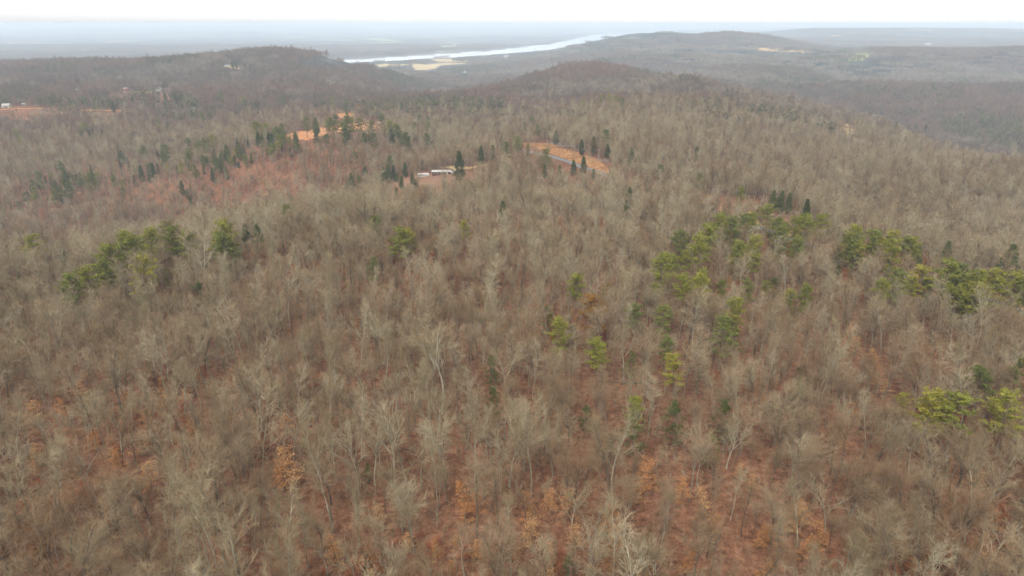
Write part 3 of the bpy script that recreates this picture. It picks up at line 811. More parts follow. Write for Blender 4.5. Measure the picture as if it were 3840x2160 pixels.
def plant_set(rows, zonef, group):
    seen = {}
    for r in rows:
        seen.setdefault((r[2], zonef(r[0], r[1])), []).append(r)
    for (k, z), rs in seen.items():
        rs.sort(key=lambda r: r[0])
        name, look, cat = LOOKS[k]
        for i, (u, v, _, s, x, y) in enumerate(rs):
            zb = float(sheet_z(x, y)[0])
            e = obj(name, None, None, (x, y, zb), (0, 0, rnd.uniform(0, 6.28)), (s * rnd.uniform(.93, 1.1), s * rnd.uniform(.93, 1.1), s))
            lab = f"{look}, {ordinal(i + 1)} from the left {z}" if len(rs) > 1 else f"the only {look} {z}"
            tag(e, lab, cat, group[k] if isinstance(group, dict) else group)
            tm, cm = EVER[k][rnd.randrange(len(EVER[k]))]
            obj("trunk", tm, e); obj("crown", cm, e)
plant_set(EVERGREENS, zone_of, {'pine': "pines among the bare woods", 'green': "pines among the bare woods", 'rust': "pines among the bare woods", 'cedar': "cedars among the bare woods", 'holly': "sparse olive evergreens under the bare woods"})
plant_set(BEECHES, bz, "small trees that keep their dry leaves")

# ------------------------------------------------------------------ the bare woods
def jitter_points(x0, x1, y0, y1, sp):
    xs = np.arange(x0, x1, sp); ys = np.arange(y0, y1, sp)
    X, Y = np.meshgrid(xs, ys)
    X = X + nrng.uniform(-.48, .48, X.shape) * sp; Y = Y + nrng.uniform(-.48, .48, Y.shape) * sp
    return X.ravel(), Y.ravel()

OPEN = [(2350,1500,330,200,.3),(2650,1400,200,150,.35),(2000,880,320,70,.35),(1150,1150,200,140,.4),(760,1500,140,180,.25),(2300,2000,260,140,.12),
        (2100,1050,250,100,.3),(1620,1120,200,120,.3),(300,1620,220,160,.15),(2900,1330,260,110,.3),(3500,1420,150,120,.25),(1720,560+140,160,25,.6),
        (3400,920,330,40,.35),(3480,370,260,40,.4),(620,700,640,95,.34),(100,760,300,90,.3)]

road_d = road_line[::3]
def road_distance(x, y):
    out = np.full(x.shape, 1e9)
    m = (y < 800) & (np.abs(x) < 500)
    if m.any():
        px = x[m][:, None] - road_d[None, :, 0]; py = y[m][:, None] - road_d[None, :, 1]
        out[m] = np.sqrt((px * px + py * py).min(1))
    return out

def seg_hits_poly(u, vb, vt, poly, half):
    """trees whose upright from pixel vb (foot) to vt (top) crosses an outline"""
    hit = np.zeros(u.shape, bool)
    box = (u > poly[:, 0].min() - 40) & (u < poly[:, 0].max() + 40) & (vb > poly[:, 1].min()) & (vt < poly[:, 1].max())
    if not box.any(): return hit
    uu, b, t, hf = u[box], vb[box], vt[box], half[box]
    h = np.zeros(uu.shape, bool)
    for k in np.linspace(0.02, 0.92, 9):
        for o in (-.6, 0, .6):
            h |= in_poly(uu + o * hf, b + (t - b) * k, poly)
    hit[box] = h
    return hit

TARGETS = [(u, v, {'pine': 3.4, 'green': 3.2, 'cedar': 2.2, 'holly': 2.2, 'rust': 3.2, 'beech': 2.8, 'redleaf': 2.8}[k] * s, x, y, .94 if k in ('pine', 'green', 'rust') else .62 if k in ('beech', 'redleaf') else .55 if k == 'holly' else .88) for u, v, k, s, x, y in EVERGREENS + BEECHES]
BUILT = []        # filled below before the woods are scattered: (u0, v0, u1, v1, distance)

def thin(x, y, h, rad, z, open_mask=True):
    """True for trees that stay"""
    ub, vb = project(x, y, z); ut, vt = project(x, y, z + h)
    dist = np.hypot(x, y)
    half = rad * FPX / np.maximum(dist, 50)
    stay = np.ones(x.shape, bool)
    r = nrng.random(x.shape)
    for poly, keep in CLEAR:
        stay &= ~(seg_hits_poly(ub, vb, vt, poly, half) & (r < keep))
    r = nrng.random(x.shape)
    for u, v, R, tx, ty, share in TARGETS:
        td = math.hypot(tx, ty)
        near = (dist < td + 1) & (np.abs(ub - u) < 150) & (vb > v - 60) & (vt < v + 60)
        if not near.any(): continue
        rp = R * FPX / td
        cover = near & (np.abs(ub - u) < rp * .85 + half * .7) & (vb > v - rp * .4) & (vt < v + rp * .75)
        stay &= ~(cover & (r < share))
        stay &= ~(np.hypot(x - tx, y - ty) < R * .8)
    r = nrng.random(x.shape)
    for u0, v0, u1, v1, dd in BUILT:
        cover = (dist < dd + 12) & (ub > u0 - half * .8) & (ub < u1 + half * .8) & (vb > v0) & (vt < v1)
        stay &= ~(cover & (r < (.97 if dd < 800 else .92)))
    if open_mask:
        r = nrng.random(x.shape)
        drop = np.zeros(x.shape)
        for u, v, ru, rv, s in OPEN:
            d2 = ((ub - u) / ru) ** 2 + ((vb - v) / rv) ** 2
            drop = np.maximum(drop, s * np.clip(1.6 - d2, 0, 1))
        drop = np.maximum(drop, 0.2 * np.clip(fbm(x, y, 70, 77) * 2.2 - .1, 0, 1))
        stay &= r > drop
    stay &= road_distance(x, y) > 8
    m = (y < 480) & (x > 60)                     # the cleared strip under the wires
    if m.any():
        px = x[m][:, None] - CORRIDOR[None, :, 0]; py = y[m][:, None] - CORRIDOR[None, :, 1]
        dd = np.full(x.shape, 1e9); dd[m] = np.sqrt((px * px + py * py).min(1))
        stay &= dd > 13
    return stay

# ------------------------------------------------------------------ buildings, vehicles, poles
M['white_metal'] = mat("white_metal", plain((0.40, 0.385, 0.355), 0.25, 0.6), 0.5)
M['white_paint'] = mat("white_paint", plain((0.58, 0.57, 0.54), 0.12, 0.8), 0.6)
M['brown_wall'] = mat("brown_siding", plain((0.075, 0.035, 0.028), 0.2, 0.8))
M['red_wall'] = mat("red_siding", plain((0.33, 0.06, 0.055), 0.15, 0.6))
M['pale_green_wall'] = mat("pale_green_siding", plain((0.42, 0.45, 0.36), 0.1, 0.6))
M['cream_wall'] = mat("cream_siding", plain((0.52, 0.48, 0.38), 0.1, 0.6))
M['grey_roof'] = mat("grey_shingles", plain((0.13, 0.13, 0.135), 0.2, 0.8))
M['dark_glass'] = mat("dark_glass", plain((0.02, 0.025, 0.028), 0.1, 1.0), 0.15)
M['grey_panel'] = mat("grey_panel", plain((0.30, 0.33, 0.31), 0.1, 1.0), 0.5)
M['red_trim'] = mat("red_trim", plain((0.5, 0.08, 0.06), 0.1, 1.0))
M['tyre'] = mat("rubber", plain((0.02, 0.02, 0.02), 0.1, 2.0))
M['pole'] = mat("weathered_pole", plain((0.26, 0.23, 0.19), 0.2, 1.0))
M['wire'] = mat("wire", plain((0.12, 0.12, 0.12), 0.05, 1.0))
M['stick'] = mat("weathered_branches", varied([(0, (0.22, 0.19, 0.16)), (1, (0.30, 0.27, 0.23))], 0.3))

def box_mesh(name, x0, x1, y0, y1, z0, z1, m, bevel=0.0):
    b = bevel
    if not b:
        V = [(x0,y0,z0),(x1,y0,z0),(x1,y1,z0),(x0,y1,z0),(x0,y0,z1),(x1,y0,z1),(x1,y1,z1),(x0,y1,z1)]
        F = [(0,3,2,1),(4,5,6,7),(0,1,5,4),(1,2,6,5),(2,3,7,6),(3,0,4,7)]
        return mesh_from(name, V, F, [m], smooth=False)
    ring = [(x0+b,y0),(x1-b,y0),(x1,y0+b),(x1,y1-b),(x1-b,y1),(x0+b,y1),(x0,y1-b),(x0,y0+b)]
    top = [(x0+2*b,y0+b),(x1-2*b,y0+b),(x1-b,y0+2*b),(x1-b,y1-2*b),(x1-2*b,y1-b),(x0+2*b,y1-b),(x0+b,y1-2*b),(x0+b,y0+2*b)]
    V = [(x, y, z0) for x, y in ring] + [(x, y, z1 - b) for x, y in ring] + [(x, y, z1) for x, y in top]
    F = [tuple(range(7, -1, -1)), tuple(range(16, 24))]
    for r in (0, 8):
        for k in range(8): F.append((r+k, r+(k+1) % 8, r+8+(k+1) % 8, r+8+k))
    return mesh_from(name, V, F, [m], smooth=False)

def gable_mesh(name, x0, x1, y0, y1, z0, rise, over, thick, m):
    """two roof slopes with thickness, ridge along x"""
    a, b = x0 - over, x1 + over
    ym = (y0 + y1) / 2; s = rise / ((y1 - y0) / 2); lo = z0 - over * s
    prof = [(y0 - over, lo), (ym, z0 + rise), (y1 + over, lo), (y1 + over, lo + thick), (ym, z0 + rise + thick), (y0 - over, lo + thick)]
    V = [(a, y, z) for y, z in prof] + [(b, y, z) for y, z in prof]
    F = [(0,1,4,5),(1,2,3,4),(6,11,10,7),(7,10,9,8)]
    for k in range(6): F.append((k, k+6, (k+1) % 6 + 6, (k+1) % 6))
    return mesh_from(name, V, F, [m], smooth=False)

def wall_gable(name, x0, x1, y0, y1, z0, z1, rise, m):
    ym = (y0 + y1) / 2
    V = [(x0,y0,z0),(x1,y0,z0),(x1,y1,z0),(x0,y1,z0),(x0,y0,z1),(x1,y0,z1),(x1,y1,z1),(x0,y1,z1),(x0,ym,z1+rise),(x1,ym,z1+rise)]
    F = [(0,1,5,4),(2,3,7,6),(1,2,6,9,5),(3,0,4,8,7),(0,3,2,1),(4,5,9,8),(6,7,8,9)]
    return mesh_from(name, V, F, [m], smooth=False)

def window(parent, x, y, z, w, h, m='dark_glass', side=-1):
    f = obj("window", box_mesh("window", x - w/2, x + w/2, y - .06, y + .02, z, z + h, M['white_paint']), parent)
    obj("pane", box_mesh("pane", x - w/2 + .1, x + w/2 - .1, y - .085, y - .04, z + .1, z + h - .1, M[m]), f)

def house(u, v, L, W, wall_h, rise, wall, roof, label, name="house", cat="house", rot=0.0, ymin=300, stilts=0.0, porch=False, chimney=False):
    x, y = ground_at(u, v, 0, ymin)
    z = float(sheet_z(x, y)[0]) + stilts
    e = obj(name, None, None, (x, y, z), (0, 0, rot)); tag(e, label, cat)
    obj("wall", wall_gable("wall", -L/2, L/2, -W/2, W/2, -1.2 - stilts, wall_h, rise, M[wall]), e)
    r = obj("roof", gable_mesh("roof", -L/2, L/2, -W/2, W/2, wall_h + .03, rise, .5, .16, M[roof]), e)
    obj("door", box_mesh("door", -.5, .5, -W/2 - .06, -W/2 + .01, .05, 2.1, M['white_paint'] if wall != 'cream_wall' else M['brown_wall']), e)
    nw = max(2, int(L / 4))
    for i in range(nw):
        wx = -L/2 + L * (i + .5) / nw
        if abs(wx) > 1.1: window(e, wx, -W/2 - .003, .95, 1.3, 1.2)
    if chimney: obj("chimney", box_mesh("chimney", L*.2, L*.2 + .8, -.4, .4, wall_h, wall_h + rise + 1.2, M['red_wall']), r)
    if porch:
        p = obj("porch", box_mesh("porch", -L*.3, L*.3, -W/2 - 2.6, -W/2 - .01, -1.0, 0, M['pole']), e)
        obj("porch_roof", box_mesh("porch_roof", -L*.32, L*.32, -W/2 - 2.9, -W/2 - .05, 2.45, 2.6, M[roof]), e)
        for px in (-L*.29, 0.02, L*.29): obj("post", box_mesh("post", px - .08, px + .08, -W/2 - 2.55, -W/2 - 2.39, 0, 2.45, M['white_paint']), e)
    dd = math.hypot(x, y); k = FPX / dd
    BUILT.append((u - L/2*k, v - (wall_h + rise + stilts)*k - 2, u + L/2*k, v + 2, dd))
    return e

# long dark mobile home with a white metal roof, three-part roof as in the yard
x, y = ground_at(1668, 655, 0, 480); z = float(sheet_z(x, y)[0])
kx = math.hypot(x, y) / FPX
e = obj("mobile_home", None, None, (x, y, z), (0, 0, math.radians(3))); tag(e, "long dark brown mobile home with white metal roof and white door", "mobile home")
x0, x1 = (1622 - 1668) * kx, (1690 - 1668) * kx
obj("wall", wall_gable("wall", x0, x1, -2.1, 2.1, -0.8, 2.7, .9, M['brown_wall']), e)
for a, b in ((x0 - .2, x0 + (x1-x0)*.30), (x0 + (x1-x0)*.315, x0 + (x1-x0)*.63), (x0 + (x1-x0)*.66, x1 + .2)):
    obj("roof", gable_mesh("roof", a, b, -2.1, 2.1, 2.75, .9, .35, .1, M['white_metal']), e)
dx0 = (1677 - 1668) * kx
dr = obj("door", box_mesh("door", dx0 - .6, dx0 + .6, -2.18, -2.09, -.1, 2.2, M['white_paint']), e)
obj("pane", box_mesh("pane", dx0 - .3, dx0 + .3, -2.2, -2.17, 1.3, 1.9, M['dark_glass']), dr)
obj("step", box_mesh("step", dx0 - .7, dx0 + .9, -3.2, -2.2, -.8, -.15, M['pole']), e)
for f in (.12, .3, .48): window(e, x0 + (x1 - x0) * f, -2.103, 1.0, 1.1, 1.0)
BUILT.append((1618, 630, 1694, 656, math.hypot(x, y)))

# travel trailer
x, y = ground_at(1588, 664, 0, 480); z = float(sheet_z(x, y)[0])
kx = math.hypot(x, y) / FPX
e = obj("travel_trailer", None, None, (x, y, z), (0, 0, math.radians(10))); tag(e, "white and grey travel trailer parked on the bare yard", "trailer")
hl = 21 * kx
prof = [(-hl, .55), (hl * .94, .55), (hl, 1.1), (hl, 2.3), (hl * .9, 3.0), (-hl * .92, 3.0), (-hl, 2.6)]
V = [(px, -1.2, pz) for px, pz in prof] + [(px, 1.2, pz) for px, pz in prof]; n = len(prof)
F = [tuple(range(n)), tuple(range(2 * n - 1, n - 1, -1))] + [(k + n, (k + 1) % n + n, (k + 1) % n, k) for k in range(n)]
F = F[:1] + F[1:]
obj("body", mesh_from("body", V, F, [M['white_paint']], smooth=False), e)
obj("side_panel", box_mesh("side_panel", -hl * .9, hl * .62, -1.23, -1.205, .8, 1.9, M['grey_panel']), e)
obj("awning", box_mesh("awning", -hl * .8, hl * .3, -1.42, -1.24, 2.55, 2.72, M['red_trim']), e)
for f in (-.6, -.15, .35): window(e, hl * f, -1.235, 1.55, 1.3, .7)
obj("door", box_mesh("door", hl * .68, hl * .82, -1.24, -1.2, .7, 2.5, M['grey_panel']), e)
def wheel(parent, px, py, pz, r, w=.22):
    G = Geo(); G.tube([(px, py - w/2, pz), (px, py + w/2, pz)], [r, r], 14)
    b = len(G.V) - 28
    G.F.append(tuple(b + k for k in range(14))); G.F.append(tuple(b + 14 + k for k in range(13, -1, -1)))
    t = obj("wheel", mesh_from("tyre", G.V, G.F, [M['tyre']], smooth=False), parent)
    R = Geo(); R.tube([(px, py - w/2 - .01, pz), (px, py + w/2 + .01, pz)], [r * .55, r * .55], 10)
    b = 0; R.F.append(tuple(range(10))); R.F.append(tuple(range(19, 9, -1)))
    obj("rim", mesh_from("rim", R.V, R.F, [M['white_metal']], smooth=False), t)
for px in (-.5, .5):
    for py in (-1.05, 1.05): wheel(e, px, py, .36, .36)
G = Geo(); G.tube([(hl, 0, .6), (hl + 1.3, 0, .5)], [.06, .06], 5); obj("hitch", mesh_from("hitch", G.V, G.F, [M['tyre']]), e)
BUILT.append((1564, 640, 1612, 666, math.hypot(x, y)))

# pickup beside the cedar
x, y = ground_at(1703, 649, 0, 480); z = float(sheet_z(x, y)[0])
e = obj("pickup_truck", None, None, (x, y, z), (0, 0, math.radians(25))); tag(e, "white pickup truck beside the tall cedar at the yard", "truck")
prof = [(-2.7,.5),(2.6,.5),(2.65,1.0),(1.3,1.15),(.7,1.75),(-.6,1.78),(-.85,1.15),(-2.7,1.12)]
V = [(px, -.92, pz) for px, pz in prof] + [(px, .92, pz) for px, pz in prof]; n = len(prof)
F = [tuple(range(n)), tuple(range(2*n-1, n-1, -1))] + [(k+n, (k+1) % n + n, (k+1) % n, k) for k in range(n)]
obj("body", mesh_from("body", V, F, [M['white_paint']], smooth=False), e)
for sy in (-.94, .925): obj("window", box_mesh("window", -.55, .75, sy, sy + .015, 1.22, 1.64, M['dark_glass']), e)
obj("windscreen", mesh_from("windscreen", [(1.26,-.8,1.2),(1.26,.8,1.2),(.77,.75,1.7),(.77,-.75,1.7)], [(0,1,2,3)], [M['dark_glass']], smooth=False), e)
for px in (-1.7, 1.7):
    for py in (-.85, .85): wheel(e, px, py, .38, .38)
BUILT.append((1695, 635, 1713, 650, math.hypot(x, y)))

house(26, 403, 11, 7, 4.0, 1.8, 'cream_wall', 'white_metal', "cream two-level house with pale roof beside the far dirt road", ymin=900, porch=True)
house(91, 396, 5, 4, 2.6, 1.3, 'cream_wall', 'white_metal', "small cream shed across from the pale house on the dirt road", "shed", "shed", ymin=900)
house(295, 341, 7, 5, 2.6, 1.4, 'cream_wall', 'white_metal', "small white-roofed building alone west of the red barn", "shed", "shed", ymin=1100)
house(411, 341, 4.5, 4.5, 2.8, 1.2, 'cream_wall', 'white_metal', "little square white outbuilding just west of the red barn", "shed", "shed", ymin=1100)
house(471, 340, 17, 8, 4.2, 2.0, 'red_wall', 'white_metal', "long red barn with white metal roof on the far left hillside", "barn", "barn", ymin=1100)
house(598, 341, 9, 9, 3.6, 4.0, 'pale_green_wall', 'pale_green_wall', "pale green steep-roofed house among bare trees east of the barn", ymin=1100, rot=1.57)
house(630, 335, 12, 8, 2.8, 1.8, 'cream_wall', 'grey_roof', "grey-roofed low house just behind the pale green house", ymin=1150)
house(852, 250, 14, 9, 3.6, 2.4, 'cream_wall', 'grey_roof', "tan cabin on a bare knoll of the distant left ridge", "cabin", "cabin", ymin=1400)
house(336, 213, 16, 10, 4.5, 2.6, 'cream_wall', 'grey_roof', "dark-roofed house on the skyline of the far left ridge", ymin=1500, chimney=True)
RIVERH = [(1811,209,34,'broad white-roofed barn by the river flats, west of two others'), (1832,209,20,'white-roofed house by the river between two pale barns'),
          (1897,213,26,'white-roofed barn by the river, nearest the wooded hillside'), (1743,274,22,'lone white-roofed building in the wooded hollow before the river'),
          (1765,202,22,'pale house among trees on the near river bank'), (1785,200,20,'small pale house next to the river bank trees')]
for u, v, L, lab in RIVERH:
    house(u, v, L, L * .5, 5, 3, 'cream_wall', 'white_metal', lab, "farm_building", "building", ymin=2300)
house(3480, 168, 60, 25, 8, 5, 'cream_wall', 'white_metal', "long white industrial-looking shed in the hazy valley at far right", "farm_building", "building", ymin=3300)
house(1674, 84 + 22, 60, 30, 9, 5, 'cream_wall', 'white_metal', "pale speck of a building on the hazy plain beyond the river", "farm_building", "building", ymin=6000)

# utility poles and the wires between them
def pole(x, y, h, label, yaw=0.0):
    z = float(sheet_z(x, y)[0])
    e = obj("utility_pole", None, None, (x, y, z), (0, 0, yaw)); tag(e, label, "utility pole", "poles of the roadside power line")
    G = Geo(); G.tube([(0, 0, -1), (0, 0, h * .5), (0, 0, h)], [.17, .15, .12], 8); obj("post", mesh_from("post", G.V, G.F, [M['pole']]), e)
    arm = obj("crossarm", box_mesh("crossarm", -1.2, 1.2, -.07, .07, h - .75, h - .6, M['pole']), e)
    for px in (-1.1, 0.4, 1.1):
        G = Geo(); G.tube([(px, 0, h - .6), (px, 0, h - .35)], [.06, .05], 6); obj("insulator", mesh_from("insulator", G.V, G.F, [M['white_paint']]), arm)
    return (x, y, z + h - .4, yaw)
PP = []
for (u, v, ym, lab) in [(1470, 458, 600, "utility pole standing beyond the red clay clearing"), (1893, 560, 480, "utility pole beside the road near the trailer yard"),
                        (2244, 608, 480, "pale utility pole standing in the orange grass by the road")]:
    px, py = ground_at(u, v, 0, ym); PP.append((px, py, lab))
off = road_line + np.stack([-np.gradient(road_line[:, 1]), np.gradient(road_line[:, 0])], 1) / np.hypot(*np.gradient(road_line, axis=0).T)[:, None] * 17
for f, lab in ((.66, "utility pole in the cleared strip behind the roadside cedars"), (.80, "utility pole in the cleared strip above the roadside pines"), (.955, "utility pole in the cleared strip nearest the right edge")):
    px, py = off[int(len(off) * f)]; PP.append((float(px), float(py), lab))
CORRIDOR = off[int(len(off) * .6)::3]
heads = []
for i, (px, py, lab) in enumerate(PP):
    nx, ny, _ = PP[min(i + 1, len(PP) - 1)]; qx, qy, _ = PP[max(i - 1, 0)]
    heads.append(pole(px, py, 10.5, lab, math.atan2(ny - qy, nx - qx) + math.pi / 2))
SPAN = ["clay clearing and trailer yard poles", "trailer yard and orange grass poles", "orange grass and cedar poles", "cedar and pine strip poles", "last two roadside poles"]
for i in range(len(heads) - 1):
    for w, o in (("outer", 1.1), ("inner", -1.1)):
        a, b = heads[i], heads[i + 1]
        G = Geo(); pts = []
        for k in range(15):
            t = k / 14
            ox = math.cos(a[3] * (1 - t) + b[3] * t) * o; oy = math.sin(a[3] * (1 - t) + b[3] * t) * o
            pts.append((a[0]*(1-t)+b[0]*t+ox, a[1]*(1-t)+b[1]*t+oy, a[2]*(1-t)+b[2]*t - 4 * t * (1 - t) * 1.6))
        G.tube(pts, [.022] * 15, 4)
        tag(obj("power_wire", mesh_from("power_wire", G.V, G.F, [M['wire']])), f"{w} thin sagging wire strung between the {SPAN[i]}", "wire", "roadside power wires")

# heaps of cut branches behind the orange grass, and fallen trunks on the slope
for u, v, s, lab in [(2085, 541, 1.3, "heap of grey cut branches behind the orange grass, nearest the pines"), (2130, 551, 1.6, "long heap of grey cut branches behind the middle of the orange grass"),
                     (2180, 566, 1.3, "heap of grey cut branches behind the orange grass beside tall cedars"), (2262, 606, 1.1, "low heap of grey branches at the lower end of the orange grass")]:
    x, y = ground_at(u, v, 0, 480); z = float(sheet_z(x, y)[0])
    G = Geo()
    for k in range(90):
        p = (rnd.gauss(0, 3.2 * s), rnd.gauss(0, 1.6 * s), abs(rnd.gauss(0, .7)) * s)
        d = nrmz((rnd.gauss(0, 1), rnd.gauss(0, .6), rnd.gauss(0, .25)))
        G.tube(path(p, d, rnd.uniform(1.5, 5), 3, .1, 0, rnd), [.11, .09, .07, .03], 4)
    tag(obj("brush_pile", mesh_from("brush_pile", G.V, G.F, [M['stick']]), None, (x, y, z)), lab, "brush pile", "brush piles by the road")
for u, v, L, a, lab in [(2425, 1440, 15, .08, "long fallen trunk lying level on the red leaf litter"), (2310, 1436, 11, -.1, "shorter fallen trunk left of the long one on the leaf litter"),
                        (3165, 1420, 12, .5, "fallen trunk on the slope in the right-hand woods"), (700, 1330, 12, .3, "fallen trunk on the slope in the left-hand woods")]:
    x, y = ground_at(u, v, 0); 
    G = Geo(); pts = []
    for k in range(7):
        t = k / 6 - .5; qx = x + math.cos(a) * L * t; qy = y + math.sin(a) * L * t
        pts.append((qx - x, qy - y, float(sheet_z(qx, qy)[0]) + .25 + .1 * math.sin(k)))
    G.tube(pts, [.24, .22, .2, .18, .15, .12, .07], 7)
    for k in range(8):
        p, d = along(pts, rnd.uniform(.5, 1)); G.tube(path(p, lean(d, .8, rnd), rnd.uniform(1, 3), 3, .1, .05, rnd), [.06, .05, .04, .02], 4)
    tag(obj("fallen_log", mesh_from("fallen_log", G.V, G.F, [M['bark_dark']]), None, (x, y, 0)), lab, "log", "fallen trunks on the slope")

# ------------------------------------------------------------------ scatter the woods
def in_view(x, y, z, m=60):
    u, v = project(x, y, z)
    return (y > 40) & (u > -m) & (u < 3840 + m) & (v < 2160 + m * 4)

X, Y = jitter_points(-1000, 1000, 30, 1130, 4.7)
keep = (np.abs(X) < 0.80 * Y + 60) & (Y < nrng.uniform(830, 1130, X.shape))
X, Y = X[keep], Y[keep]
Z = sheet_z(X, Y)
sel = fbm(X, Y, 60, 5) + 0.5 * noise(X, Y, 12, 9)
kidx = np.where(sel > .28, 0, np.where(sel < -.22, 2, 1))
flip = nrng.random(X.shape); crest = (Y > 330) & (Y < 480) & (X < 60); back = (Y > 520) & (Y < 720) & (X < 40)
kidx = np.where(crest & (nrng.random(X.shape) < .6), 0, np.where(back & (nrng.random(X.shape) < .7), 2, kidx))
kidx = np.where((flip < .55) & ~crest & ~back, nrng.choice([0, 1, 1, 1, 2, 2], X.shape), kidx)
S = np.clip(nrng.normal(.61, .14, X.shape), .3, .98) * (1 + .1 * fbm(X, Y, 120, 61))
S = np.where(nrng.random(X.shape) < .09, S * 1.32, S)
SW = nrng.uniform(1.0, 1.45, X.shape)
RAD = np.array([5.5, 3.0, 4.2])[kidx] * S
stay = thin(X, Y, 19 * S, RAD, Z)
X, Y, Z, kidx, S, RAD, SW = (a[stay] for a in (X, Y, Z, kidx, S, RAD, SW))
ROT = nrng.uniform(0, 6.283, X.shape); VAR = nrng.integers(0, NV, X.shape)
DIST = np.sqrt(X * X + Y * Y + 80 * 80)
KN = ['spread', 'slender', 'twiggy']
# those that show largest are things of their own
uc, vc = project(X, Y, Z + 12 * S); utp, vtp = project(X, Y, Z + 19 * S)
vis = (uc > 0) & (uc < 3840) & (vtp < 2090)
single = np.zeros(X.shape, bool)
NAMES = [('spreading_bare_tree', 'spreading bare tree with pale limbs', 'spreading bare trees'), ('slender_bare_tree', 'slender straight bare tree', 'slender bare trees'),
         ('twiggy_bare_tree', 'bare tree with fine twiggy crown', 'twiggy bare trees')]
for k in range(3):
    ids = np.nonzero(vis & (kidx == k))[0]
    ids = ids[np.argsort(DIST[ids])][:290]
    single[ids] = True
    ids = ids[np.argsort(DIST[ids])]
    for band in range(0, len(ids), 29):
        row = sorted(ids[band:band + 29], key=lambda i: uc[i])
        for j, i in enumerate(row):
            e = obj(NAMES[k][0], None, None, (float(X[i]), float(Y[i]), float(Z[i])), (float(nrng.normal(0, .03)), float(nrng.normal(0, .03)), float(ROT[i])), (float(S[i] * SW[i]), float(S[i] * SW[i]), float(S[i])))
            tag(e, f"{NAMES[k][1]}, {ordinal(j + 1)} from left in {ordinal(band // 29 + 1)} row up", "bare tree", NAMES[k][2])
            tm, cm, _, _ = PROTO[KN[k]][VAR[i]]
            obj("trunk", tm, e); obj("crown", cm, e)

def proto_collection(name, meshes):
    c = bpy.data.collections.new(name)
    for i, me in enumerate(meshes):
        c.objects.link(bpy.data.objects.new(f"{name}_{i:02d}", me))
    return c

def scatter(name, P, rotz, scl, idx, coll, kind="stuff", label=None, wide=None):
    """one object: copies of the collection's meshes standing on points"""
    me = bpy.data.meshes.new(name)
    me.from_pydata([tuple(p) for p in P], [], [])
    n = len(P)
    a = me.attributes.new("rot", 'FLOAT_VECTOR', 'POINT')
    r = nrng.normal(0, .025, (n, 3)); r[:, 2] = rotz; a.data.foreach_set("vector", r.ravel())
    a = me.attributes.new("scl", 'FLOAT_VECTOR', 'POINT')
    scl = np.asarray(scl, float); wide = np.ones(n) if wide is None else wide
    a.data.foreach_set("vector", np.stack([scl * wide, scl * wide, scl], 1).ravel())
    a = me.attributes.new("pick", 'INT', 'POINT'); a.data.foreach_set("value", np.asarray(idx, np.int32))
    o = obj(name, me)
    ng = bpy.data.node_groups.new(name, 'GeometryNodeTree')
    ng.interface.new_socket("Geometry", in_out='INPUT', socket_type='NodeSocketGeometry')
    ng.interface.new_socket("Geometry", in_out='OUTPUT', socket_type='NodeSocketGeometry')
    gi = ng.nodes.new("NodeGroupInput"); go = ng.nodes.new("NodeGroupOutput")
    ip = ng.nodes.new("GeometryNodeInstanceOnPoints"); ci = ng.nodes.new("GeometryNodeCollectionInfo")
    ci.inputs['Collection'].default_value = coll
    ci.inputs['Separate Children'].default_value = True
    ci.inputs['Reset Children'].default_value = True
    def attr(nm, t):
        x = ng.nodes.new("GeometryNodeInputNamedAttribute"); x.data_type = t; x.inputs['Name'].default_value = nm
        return x.outputs['Attribute']
    ng.links.new(gi.outputs[0], ip.inputs['Points'])
    ng.links.new(ci.outputs[0], ip.inputs['Instance'])
    ip.inputs['Pick Instance'].default_value = True
    ng.links.new(attr("pick", 'INT'), ip.inputs['Instance Index'])
    er = ng.nodes.new("FunctionNodeEulerToRotation")
    ng.links.new(attr("rot", 'FLOAT_VECTOR'), er.inputs[0]); ng.links.new(er.outputs[0], ip.inputs['Rotation'])
    ng.links.new(attr("scl", 'FLOAT_VECTOR'), ip.inputs['Scale'])
    ng.links.new(ip.outputs[0], go.inputs[0])
    md = o.modifiers.new("scatter", 'NODES'); md.node_group = ng
    tag(o, label, None, None, kind)
    return o

bare_meshes = [PROTO[k][v][2] for k in KN for v in range(NV)] + [PROTO[k][v][3] for k in KN for v in range(NV)]
c_bare = proto_collection("woodland_tree", bare_meshes)
rest = ~single
scatter("woodland", np.stack([X, Y, Z], 1)[rest], ROT[rest], S[rest], (kidx * NV + VAR + np.where(DIST > 300, 3 * NV, 0))[rest], c_bare, wide=SW[rest], label="mass of leafless woods on the ridges behind the nearest trees")

# saplings and low leafy growth under the trees
x, y = jitter_points(-330, 330, 60, 380, 3.3)
k = (np.abs(x) < .80 * y + 30); x, y = x[k], y[k]; z = sheet_z(x, y)
st = thin(x, y, 4.5 + 0 * x, 1.0 + 0 * x, z, False) & (nrng.random(x.shape) < .95); x, y, z = x[st], y[st], z[st]
sap = [mesh_from("sapling", g.V, g.F, [M[m]], smooth=False) for g, m in ((grow_sapling(s), ['twig_red', 'twig_brown', 'twig_pale', 'twig_red'][s]) for s in range(4))]
for s in range(2):
    T, C = grow_beech(200 + s, 4.2, 1.5, .55)
    V = T.V + C.V; n = len(T.V)
    sap.append(mesh_from("sapling", V, T.F + [tuple(i + n for i in f) for f in C.F], [M['bark_dark'], M['beech'] if s == 0 else M['rust_leaf']], [0] * len(T.F) + [1] * len(C.F), smooth=False))
leafy = (fbm(x, y, 45, 91) + .25 * fbm(x, y, 160, 95) > -.05) & (nrng.random(x.shape) < .38)
pick = np.where(leafy, 4 + nrng.integers(0, 2, x.shape), nrng.integers(0, 4, x.shape))
